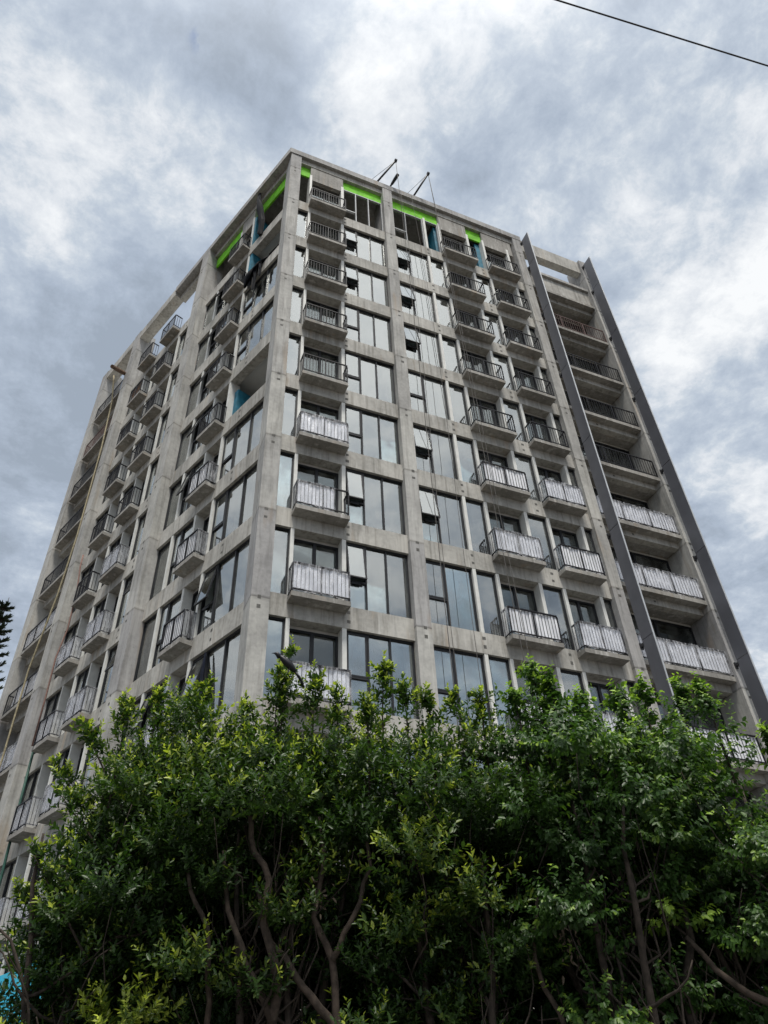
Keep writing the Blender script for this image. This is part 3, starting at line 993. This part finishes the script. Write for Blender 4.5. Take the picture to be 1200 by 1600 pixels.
for t0_, w_, zlo_ in ((1.95, 0.30, 30.6), (2.35, 0.40, 30.0), (2.7, 0.30, 30.5)):
    rr = random.Random(int(t0_ * 100))
    rows = []
    for j in range(7):
        v = j / 6
        wj = w_ * (1 - 0.75 * v ** 1.5)
        rows.append([FL(t0_ + wj * (q / 5 - 0.5) + 0.06 * math.sin(v * 4 + t0_), 0.12 + 0.05 * math.sin(q * 2.1 + v * 5) + rr.uniform(0, 0.03), 31.85 + (zlo_ - 31.85) * v + rr.uniform(-.05, .05)) for q in range(6)])
    b.quadstrip(rows)
for t0_, t1_ in ((0.8, 1.5), (1.3, 2.3), (2.2, 2.7)):
    b.tube([FL(t0_, -0.6, 33.6), FL((t0_ + t1_) / 2, -0.25, 32.6), FL(t1_, 0.0, 31.9)], 0.035, 5)
tag(put('draped_tarp', b.mesh('draped_tarp', M['tarp'], True, False)), 'torn black tarp draped over the sill of an unglazed opening', 'tarp')
b = crumple(FL, [(2.5, -0.02, 12.3), (2.46, 0.03, 11.8), (2.4, 0.05, 11.2), (2.32, 0.03, 10.6), (2.3, 0.02, 10.1)], [0.03, 0.07, 0.10, 0.10, 0.05], 0.4, 5)
tag(put('hanging_cloth', b.mesh('hanging_cloth', M['navy'])), 'dark navy cloth hanging in the window left of the corner column', 'cloth')
b = MB()
for q in range(6):
    s = 12.25 + q * 0.17
    b.tube([FL(s, 0.28, ZB(1) + 0.62), FL(s + 0.05 * math.sin(q), 0.33, ZB(1) + 1.55)], 0.03, 5)
b.tube([FL(12.2, 0.35, ZB(1) + 1.4), FL(13.2, 0.35, ZB(1) + 1.3)], 0.03, 5)
tag(put('formwork_rack', b.mesh('formwork_rack', M['orange'])), 'orange timber rack leaning on an upper left balcony railing', 'timber')

# ------------------------------------------------------------------ overhead cable
cb = []
for i in range(41):
    u = (i - 20) / 20
    cb.append((-0.573 + u * 22, -15.567 - u * 3.05, 8.46 + 0.9 * u * u))
tag(put('overhead_cable', MB().tube(cb, 0.0065, 6).mesh('overhead_cable', M['cable'], True)), 'thin dark overhead cable crossing the sky at upper right', 'cable')

# ------------------------------------------------------------------ hoarding and boundary wall behind the hedge
hd = thing('site_hoarding', 'bright cyan site hoarding panels at the foot of the left facade', 'hoarding', FL(8.5, 2.0, 0))
O = Vector(hd.location)
for q in range(9):
    s = 0.5 + q * 1.9
    mb_ = MB().box(FL, s, s + 1.87, 1.97, 2.03, 0.1, 4.86)
    mb_.v = [tuple(Vector(v) - O) for v in mb_.v]
    put('hoarding_panel', share(('hp', q), lambda: mb_.mesh('hoarding_panel', M['cyan'])), hd)
bw = MB().prism([G(-3.0, 9.95), G(14, 9.95), G(14, 10.15), G(-3.0, 10.15)], 0.0, 2.55)
tag(put('boundary_wall', bw.mesh('boundary_wall', M['wall'])), 'low grey boundary wall toned dark for the shade behind the hedge', 'wall')

# ------------------------------------------------------------------ foliage helpers
def leaf_object(name, base, dirv, nrm, length, width, tint, mat, parent=None, curl=0.12):
    """each leaf: two folded quads, six vertices"""
    n = len(base)
    dirv = dirv / np.linalg.norm(dirv, axis=1, keepdims=True)
    side = np.cross(nrm, dirv)
    side /= np.linalg.norm(side, axis=1, keepdims=True) + 1e-9
    up = np.cross(dirv, side)
    L = length[:, None]
    W = width[:, None]
    v = np.empty((n, 6, 3))
    v[:, 0] = base
    v[:, 1] = base + dirv * L * 0.32 + side * W * 0.5 + up * W * 0.18
    v[:, 2] = base + dirv * L * 0.72 + side * W * 0.40 + up * W * 0.12 - up * L * curl * 0.5
    v[:, 3] = base + dirv * L - up * L * curl
    v[:, 4] = base + dirv * L * 0.72 - side * W * 0.40 + up * W * 0.12 - up * L * curl * 0.5
    v[:, 5] = base + dirv * L * 0.32 - side * W * 0.5 + up * W * 0.18
    me = bpy.data.meshes.new(name)
    me.vertices.add(n * 6)
    me.vertices.foreach_set('co', v.reshape(-1).astype(np.float32))
    idx = (np.arange(n)[:, None] * 6 + np.array([0, 1, 2, 3, 0, 3, 4, 5])[None]).reshape(-1)
    me.loops.add(n * 8)
    me.loops.foreach_set('vertex_index', idx.astype(np.int32))
    me.polygons.add(n * 2)
    me.polygons.foreach_set('loop_start', (np.arange(n * 2) * 4).astype(np.int32))
    me.polygons.foreach_set('loop_total', np.full(n * 2, 4, np.int32))
    at = me.attributes.new('tint', 'FLOAT', 'FACE')
    at.data.foreach_set('value', np.repeat(tint, 2).astype(np.float32))
    me.materials.append(mat)
    me.update(calc_edges=True)
    me.validate()
    o_ = bpy.data.objects.new(name, me)
    COL.objects.link(o_)
    if parent is not None:
        o_.parent = parent
    return o_


def unit(a):
    return a / (np.linalg.norm(a, axis=-1, keepdims=True) + 1e-9)


def shoots_to_leaves(P, D, Ln, per, weep, young_lit, llen, clumpt):
    """P base, D direction, Ln length of each shoot -> leaf arrays"""
    n = len(P)
    t = np.tile((np.arange(per) + 0.5) / per, (n, 1)) + rng.normal(0, 0.02, (n, per))
    t = np.clip(t, 0.04, 1.02)
    bend = unit(D + np.array([0, 0, -0.45 if weep else 0.25]))
    pos = P[:, None] + Ln[:, None, None] * (D[:, None] * t[..., None] + (bend - D)[:, None] * (t[..., None] ** 2) * 0.5)
    ax = unit(D + (bend - D) * 0.5)
    ref = unit(rng.normal(size=(n, 3)))
    u = unit(np.cross(ax, ref))
    w = np.cross(ax, u)
    phi = np.arange(per)[None] * 2.399 + rng.uniform(0, 6.28, (n, 1)) + rng.normal(0, 0.3, (n, per))
    rad = u[:, None] * np.cos(phi)[..., None] + w[:, None] * np.sin(phi)[..., None]
    a = (0.55 + 0.7 * t ** 2)[..., None]
    ld = unit(ax[:, None] * a + rad * 0.95 + np.array([0, 0, -0.75 if weep else 0.12]) + rng.normal(0, 0.18, (n, per, 3)))
    nr = unit(ax[:, None] * 1.0 - rad * 0.35 + np.array([0, 0, 0.9]) + rng.normal(0, 0.25, (n, per, 3)))
    ll = llen * rng.uniform(0.7, 1.25, (n, per)) * (1 - 0.35 * (t > 0.85))
    tip = np.clip((t - 0.55) / 0.45, 0, 1)
    tt = np.clip(0.30 + clumpt[:, None] + rng.normal(0, 0.075, (n, per)) + young_lit[:, None] * tip * 0.75, 0, 1)
    return [x.reshape(-1, *x.shape[2:]) for x in (pos, ld, nr, ll, tt)]


TREES = [  # r, f, kind, label
    (-3.05, 7.9, 'A', 'dense dark ficus at the left end of the hedge spilling over the cyan hoarding'),
    (-1.15, 7.9, 'A', 'ficus with the tall upright leader shoot that a black bird perches in'),
    (0.45, 7.9, 'A', 'dark ficus mid hedge below the second concrete column'),
    (1.95, 7.7, 'B', 'lighter weeping fig with drooping glossy leaves right of the hedge middle'),
    (3.45, 7.9, 'B', 'weeping fig rising before the steel fins near the right edge'),
    (5.1, 7.9, 'A', 'ficus cut by the right edge of the photo'),
]
OUT_R = np.array([-6.0, -4.3, -3.8, -3.5, -3.36, -3.15, -2.9, -2.5, -2.0, -1.5, -1.15, -0.6, -0.1, 0.3, 0.7, 1.1, 1.62, 2.0, 2.4, 2.75, 3.2, 3.35, 3.5, 3.9, 4.6, 5.6, 6.4])
OUT_Z = np.array([1.9, 2.65, 2.75, 2.85, 4.1, 4.75, 5.05, 5.30, 5.40, 4.95, 5.35, 4.85, 5.20, 4.75, 5.05, 4.80, 5.45, 5.20, 4.85, 5.10, 4.85, 4.3, 3.95, 4.3, 5.1, 5.2, 4.0])


def top_at(r):
    return np.interp(r, OUT_R, OUT_Z)


def gworld(r, f, z):
    return np.stack([C0.x + CR.x * r + CF.x * f, C0.y + CR.y * r + CF.y * f, z], -1)


clumps = []
# layers: (wanted count, f range, clump radius, least spacing in radii)
for layer, cnt, f0, f1, rad, gap in ((0, 120, 6.9, 7.45, 0.44, 1.35), (1, 380, 7.5, 8.2, 0.44, 0.75), (2, 400, 8.2, 9.0, 0.50, 0.6), (3, 520, 8.9, 9.75, 0.55, 0.0)):
    made = 0
    tries = 0
    here = []
    while made < cnt and tries < 12000:
        tries += 1
        r = rng.uniform(-4.6, 6.2)
        z = rng.uniform(0.5, 5.4)
        f = rng.uniform(f0, f1) + 0.42 * max(0.0, 3.9 - z) * (1.0, 0.6, 0.2, 0.0)[layer]
        rr_ = rad * rng.uniform(0.7, 1.3)
        kf = 7.5 / f
        zp = 1.6 + (z - 1.6) * kf
        edge_lift = (0.25, 0.0, 0.1, 0.2)[layer]
        if zp > min(top_at(r * kf), top_at(r * kf - 0.30), top_at(r * kf + 0.30)) + (0.12 if layer < 2 else 0) - rr_ * 0.75 - edge_lift - abs(rng.normal(0, 0.08)):
            continue
        # open, twiggy understorey
        op = 0.0
        if -1.75 < r < 1.3 and z < 3.7:
            op = 0.90 if layer < 2 else (0.12 if layer == 2 else 0.0)
            if -0.35 < r < 0.75 and z < 3.35 and layer < 2:
                op = 0.45
        elif 1.3 <= r < 5 and z < 3.15:
            op = 0.80 if layer < 2 else 0.0
        elif r <= -1.75 and z < 1.7:
            op = 0.6
        if rng.uniform() < op:
            continue
        if gap and here:
            hh_ = np.array(here)
            if np.min(np.linalg.norm(hh_ - np.array([r, f, z]), axis=1)) < rad * gap:
                continue
        here.append((r, f, z))
        clumps.append((r, f, z, rr_, layer))
        made += 1
    print('layer', layer, made)
# leaders: spikes that break the skyline  (r, top z, height)
LEAD = [(-3.62, 3.95, .5, .45), (-3.66, 3.6, .4, .4), (-3.6, 4.75, .45, .5), (-3.5, 4.5, .4, .4), (-3.38, 5.2, .5, .35), (-2.95, 5.46, .5), (-2.55, 5.55, .55), (-2.05, 5.65, .6), (-1.62, 5.35, .5), (-1.14, 6.05, .95), (-1.28, 5.75, .6), (-0.88, 5.7, .6),
        (-0.62, 5.45, .5), (-0.32, 5.3, .4), (-0.09, 5.78, .7), (0.12, 5.5, .5), (0.38, 5.35, .4), (0.62, 5.32, .4), (0.95, 5.3, .4), (1.28, 5.32, .4), (1.55, 5.65, .5), (1.70, 5.5, .5), (2.0, 5.25, .4),
        (2.4, 5.3, .5), (2.72, 5.38, .5), (3.12, 5.32, .5), (3.32, 5.35, .5), (3.85, 4.75, .4), (4.2, 5.1, .5), (4.7, 5.5, .5)]

tree_objs = []
stems_of = []
for ti, (tr, tf, kind, lab) in enumerate(TREES):
    t = thing('ficus_tree', lab, 'tree', G(tr, tf + 0.15, 0), 'ficus trees forming the hedge')
    tree_objs.append(t)
    O = np.array(t.location)
    r_ = random.Random(40 + ti)
    mb = MB()
    stems = []
    for s_ in range(5):
        a = 2 * math.pi * s_ / 5 + r_.uniform(-0.4, 0.4)
        spread = r_.uniform(0.35, 0.85)
        htop = r_.uniform(3.6, 4.7)
        pts, rads = [], []
        x, y = 0.10 * math.cos(a), 0.10 * math.sin(a)
        nseg = 9
        for q in range(nseg + 1):
            u = q / nseg
            w = spread * u ** 1.1
            pts.append((x + CR.x * w * math.cos(a) + CF.x * w * 0.7 * math.sin(a) + r_.uniform(-.06, .06) * (u > 0.05),
                        y + CR.y * w * math.cos(a) + CF.y * w * 0.7 * math.sin(a) + r_.uniform(-.06, .06) * (u > 0.05), htop * u - 0.02))
            rads.append((0.05 if s_ else 0.075) * (1 - u) ** 0.8 + 0.012)
        mb.tube(pts, rads, 8)
        stems.append([np.array(p) for p in pts])
    put('trunk', mb.mesh('trunk', M['bark'], True), t)
    stems_of.append(stems)

# bare crossing limbs and twigs that show in the open understorey
for ti in range(6):
    r_ = random.Random(70 + ti)
    mb = MB()
    for q in range(26):
        st = r_.choice(stems_of[ti])
        i0 = r_.randint(3, 6)
        p = Vector(st[i0])
        d = Vector((r_.uniform(-1, 1), r_.uniform(-1, 0.4), r_.uniform(-0.1, 1.0))).normalized()
        pts = [p]
        for _ in range(6):
            d = (d + Vector((r_.uniform(-.4, .4), r_.uniform(-.4, .4), r_.uniform(-.25, .4)))).normalized()
            pts.append(pts[-1] + d * r_.uniform(0.10, 0.22))
        r0 = r_.uniform(0.008, 0.022)
        mb.tube(pts, [r0 * (1 - 0.12 * j) for j in range(7)], 5)
    put('twig', mb.mesh('twig', M['bark'], True), tree_objs[ti])

per_tree = [[] for _ in TREES]
cen = np.array([t_[0] for t_ in TREES])
limb = [MB() for _ in TREES]


def add_shoots(ti, P, D, Ln, per, young_lit, ct, llen):
    weep = TREES[ti][2] == 'B'
    per_tree[ti].append(shoots_to_leaves(P, D, Ln, per, weep, young_lit, llen, ct))


for (r, f, z, rad, layer) in clumps:
    ti = int(np.argmin(np.abs(cen - (r + rng.normal(0, 0.15)))))
    O = np.array(tree_objs[ti].location)
    c_ = gworld(np.array(r), np.array(f), np.array(z)) - O
    n = int((22, 26, 22, 20)[layer] * (1.5 if layer == 0 else 1.0) * (rad / 0.42) ** 1.7)
    d = rng.normal(size=(n, 3))
    d[:, 2] = np.abs(d[:, 2]) * 0.9 - 0.15
    d -= np.array(CF) * (0.55 if layer < 2 else -0.1)
    d = unit(d)
    d = unit(d + np.array([0, 0, 0.25]))
    P = c_ + d * rad * rng.uniform(0.15, 0.65, (n, 1))
    Ln = rng.uniform(0.20, 0.40, n)
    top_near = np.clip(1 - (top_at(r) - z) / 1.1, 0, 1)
    young_lit = np.clip(rng.uniform(-0.5, 0.55, n) + top_near * 0.95 * (rng.uniform(size=n) < 0.85) + (0.25 * (rng.uniform() < 0.5) if layer == 0 else -0.1), 0, 1)  # extra new-growth colour near the crown top also stands in for sunlight
    ct = np.full(n, rng.normal(0, 0.10) + (0.08 if layer == 0 else -0.05 * layer) + 0.16 * top_near)  # light and shade in the tint: paler front and top, darker inner layers
    add_shoots(ti, P, D=d, Ln=Ln, per=16 if layer < 3 else 11, young_lit=young_lit, ct=ct, llen=(0.070 if TREES[ti][2] == 'A' else 0.064) * (1.0 if layer < 3 else 1.5))
    st = stems_of[ti][rng.integers(0, 5)]
    q0 = Vector(st[int(np.clip(z / 4.6 * 9 - 1.5, 3, 8))])
    q1 = Vector(c_)
    if layer < 3:
        L_ = (q1 - q0).length
        pp = [q0]
        for j in range(1, 7):
            u = j / 7
            pp.append(q0 + (q1 - q0) * u + Vector(rng.normal(0, 0.055 * min(1, L_), 3)) - Vector((0, 0, 0.35 * L_ * u * (1 - u))))
        pp.append(q1)
        limb[ti].tube(pp, [0.013, 0.012, 0.011, 0.009, 0.008, 0.007, 0.005, 0.004], 5)

for (r, zt, h, *lean) in LEAD:
    lean = lean[0] if lean else 0.0
    ti = int(np.argmin(np.abs(cen - r)))
    O = np.array(tree_objs[ti].location)
    f = 7.55 + rng.uniform(-0.1, 0.25)
    sc_ = f / 7.5
    zt2 = 1.6 + (zt - 1.6) * sc_
    base = gworld(np.array((r + lean) * sc_ + rng.normal(0, .05)), np.array(f), np.array(zt2 - h)) - O
    tip = gworld(np.array(r * sc_), np.array(f), np.array(zt2)) - O
    bk = Vector(base) * 2 - Vector(tip) if lean else Vector(base) - Vector((0, 0, 0.7))
    limb[ti].tube([bk, Vector(base), Vector(tip)], [0.014, 0.010, 0.003], 5)
    n = int(20 + h * 56)
    u = rng.uniform(0, 1, n) ** 0.85
    u = np.where(rng.uniform(size=n) < 0.62, u * 0.86, -u * 1.1)
    P = base + (tip - base) * u[:, None] + rng.normal(0, 0.05, (n, 3)) * (1.1 - np.clip(u, -1, 1))[:, None]
    u = np.clip(u, 0, 1)
    d = rng.normal(size=(n, 3)) * 0.75
    d[:, 2] = rng.uniform(0.4, 1.3, n)
    d = unit(d)
    P = np.concatenate([P, [base + (tip - base) * 0.75]])
    d = np.concatenate([d, [unit(tip - base)]])
    Ln = np.concatenate([rng.uniform(0.12, 0.30, n) * (1.15 - u * 0.7), [0.28 * h + 0.08]])
    young_lit = np.clip(np.concatenate([0.35 + 0.75 * u + rng.normal(0, 0.2, n), [1.0]]), 0, 1)
    add_shoots(ti, P, d, Ln, 14, young_lit, np.full(n + 1, 0.08), 0.062)

for ti, t in enumerate(tree_objs):
    parts = [np.concatenate([p[j] for p in per_tree[ti]]) for j in range(5)]
    kind = TREES[ti][2]
    ratio = 0.42 if kind == 'A' else 0.55
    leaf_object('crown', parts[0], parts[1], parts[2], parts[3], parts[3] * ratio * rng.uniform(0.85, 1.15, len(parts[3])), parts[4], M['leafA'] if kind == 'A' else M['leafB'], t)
    put('branch', limb[ti].mesh('branch', M['bark'], True), t)

# thick curving limbs that show in the open understorey
M['limb'] = plain('ficus_limb', (0.058, 0.043, 0.033), 0.95, 0, 0.45, 14)
for ti, pts, r0 in ((1, [(-1.15, 7.9, 0.0), (-1.22, 7.75, 1.6), (-1.16, 7.65, 2.4), (-1.13, 7.55, 2.75), (-1.28, 7.5, 3.15), (-1.24, 7.5, 3.5), (-1.45, 7.5, 3.9), (-1.5, 7.6, 4.3)], 0.055),
                    (1, [(-0.35, 8.0, 0.0), (-0.4, 7.9, 1.2), (-0.5, 7.8, 1.9), (-0.62, 7.7, 2.35), (-0.85, 7.6, 2.6), (-1.02, 7.6, 2.8), (-1.22, 7.6, 3.05), (-1.38, 7.6, 3.5)], 0.05),
                    (2, [(-0.5, 8.0, 0.0), (-0.6, 7.8, 1.2), (-0.60, 7.7, 2.3), (-0.66, 7.6, 2.85), (-0.82, 7.55, 3.2), (-0.74, 7.5, 3.6), (-0.8, 7.6, 4.1)], 0.045),
                    (2, [(-0.66, 7.6, 2.85), (-0.48, 7.55, 3.15), (-0.30, 7.5, 3.6), (-0.32, 7.5, 4.0)], 0.030),
                    (1, [(-1.16, 7.65, 2.4), (-1.42, 7.55, 2.85), (-1.62, 7.5, 3.3), (-1.70, 7.5, 3.8)], 0.038),
                    (0, [(-1.9, 8.0, 0.0), (-1.78, 7.9, 1.5), (-1.75, 7.7, 2.6), (-1.80, 7.5, 3.15), (-1.95, 7.4, 3.45), (-2.05, 7.4, 3.8)], 0.035),
                    (3, [(1.3, 8.0, 0.0), (1.2, 7.9, 1.0), (1.35, 7.8, 2.2), (1.15, 7.7, 2.8), (1.25, 7.7, 3.3)], 0.035),
                    (4, [(3.5, 8.0, 0.0), (3.65, 7.8, 1.2), (3.6, 7.6, 1.8), (3.1, 7.5, 2.35), (2.75, 7.5, 2.5), (2.5, 7.6, 2.9)], 0.05)):
    O = Vector(tree_objs[ti].location)
    sm_ = []
    for a_, b_ in zip(pts[:-1], pts[1:]):
        for q in range(3):
            u = q / 3
            sm_.append(Vector(G(*(a_[j] + (b_[j] - a_[j]) * u for j in range(3)))) - O + Vector(rng.normal(0, 0.012, 3)))
    sm_.append(Vector(G(*pts[-1])) - O)
    put('limb', MB().tube(sm_, [r0 * (1 - 0.6 * j / len(sm_)) for j in range(len(sm_))], 8).mesh('limb', M['limb'], True), tree_objs[ti])

# dead leaf bunches caught in the twigs
for (r, f, z, ti) in ((-0.80, 7.6, 3.42, 1), (1.5, 7.8, 2.95, 3)):
    O = np.array(tree_objs[ti].location)
    n = 34
    c_ = gworld(np.array(r), np.array(f), np.array(z)) - O
    P = c_ + rng.normal(0, 0.075, (n, 3)) * np.array([0.8, 0.8, 1.3])
    d = unit(rng.normal(0, 0.5, (n, 3)) + np.array([0, 0, -1.0]))
    ll = rng.uniform(0.05, 0.085, n)
    leaf_object('dead_leaf_bunch', P, d, unit(rng.normal(size=(n, 3))), ll, ll * 0.35, np.zeros(n), M['dead'], tree_objs[ti], 0.3)['kind'] = 'stuff'

# ------------------------------------------------------------------ bird on the tall leader
bd = thing('bird', 'black long-tailed bird perched among the tall leader shoots', 'bird', (-1.70, -9.26, 5.74))
bm_ = MB()
bm_.tube([(-0.10, 0.0, 0.10), (-0.075, 0, 0.085), (-0.03, 0, 0.045), (0.03, 0, 0.0), (0.075, 0, -0.045), (0.10, 0, -0.075)], [0.016, 0.028, 0.040, 0.045, 0.030, 0.014], 10)
put('body', bm_.mesh('body', M['bird'], True), bd)
put('head', MB().tube([(-0.105, 0, 0.075), (-0.115, 0, 0.105), (-0.135, 0, 0.125), (-0.16, 0, 0.125)], [0.020, 0.027, 0.024, 0.008], 10).mesh('head', M['bird'], True), bd)
put('beak', MB().tube([(-0.155, 0, 0.124), (-0.195, 0, 0.118)], [0.008, 0.002], 6).mesh('beak', M['steel']), bd)
put('tail', MB().box(FW, 0, 1, -0.018, 0.018, -0.004, 0.004).mesh('tail', M['bird']), bd)
tl_ = bd.children[-1]
tl_.data = MB().quadstrip([[(0.085, -0.012, -0.055), (0.085, 0.012, -0.055)], [(0.14, -0.022, -0.115), (0.14, 0.022, -0.115)], [(0.185, -0.026, -0.19), (0.185, 0.026, -0.19)], [(0.20, -0.018, -0.25), (0.20, 0.018, -0.25)],
                           ]).mesh('tail', M['bird'], True)
md = tl_.modifiers.new('thickness', 'SOLIDIFY'); md.thickness = 0.012
for y in (-0.015, 0.015):
    put('leg', MB().tube([(0.02, y, -0.03), (0.01, y, -0.10)], 0.004, 5).mesh('leg', M['steel']), bd)

# ------------------------------------------------------------------ araucaria pine beyond the building
pt = thing('araucaria_tree', 'tall dark araucaria with whorled branches beyond the left end of the tower', 'tree', (-10.95, 38.6, -1.6))
tk = MB().tube([(0, 0, 1.5), (0.05, 0, 18), (0.0, 0, 29), (0.1, 0, 36.5)], [0.45, 0.30, 0.14, 0.02], 8)
put('trunk', tk.mesh('trunk', M['bark'], True), pt)
P, D, NN, LL, WW = [], [], [], [], []
pb = MB()
for w in range(24):
    z = 12 + w * 1.02
    Lb = 0.45 + (36.2 - z) * 0.155
    for q in range(6):
        a = q * math.pi / 3 + w * 0.5 + rng.uniform(-.15, .15)
        dv = np.array([math.cos(a), math.sin(a), 0])
        pts = []
        for s in range(8):
            u = s / 7
            pts.append(np.array([0, 0, z]) + dv * Lb * u + np.array([0, 0, 0.30 * Lb * (u ** 2) - 0.04 * Lb * u]))
        pb.tube([Vector(p) for p in pts], [0.04 * (1 - u_ / 8) + 0.006 for u_ in range(8)], 4)
        for s in range(1, 8):
            nn = 16
            uu = rng.uniform(0, 1, nn)
            base = pts[s - 1] + (pts[s] - pts[s - 1]) * uu[:, None]
            lat = np.array([-dv[1], dv[0], 0])
            sgn = rng.choice([-1, 1], nn)
            dd = dv * 0.7 + lat * sgn[:, None] * rng.uniform(0.2, 0.9, (nn, 1)) + np.array([0, 0, 0.5]) + rng.normal(0, 0.2, (nn, 3))
            P.append(base); D.append(dd); NN.append(rng.normal(size=(nn, 3)) + np.array([0, 0, 1.2]))
            LL.append(rng.uniform(0.28, 0.5, nn) * (0.6 + Lb * 0.2)); WW.append(np.full(nn, 0.085))
put('branch', pb.mesh('branch', M['bark']), pt)
P, D, NN = np.concatenate(P), unit(np.concatenate(D)), unit(np.concatenate(NN))
LL, WW = np.concatenate(LL), np.concatenate(WW)
leaf_object('crown', P, D, NN, LL, WW, rng.uniform(0, 1, len(P)), M['needle'], pt, -0.2)
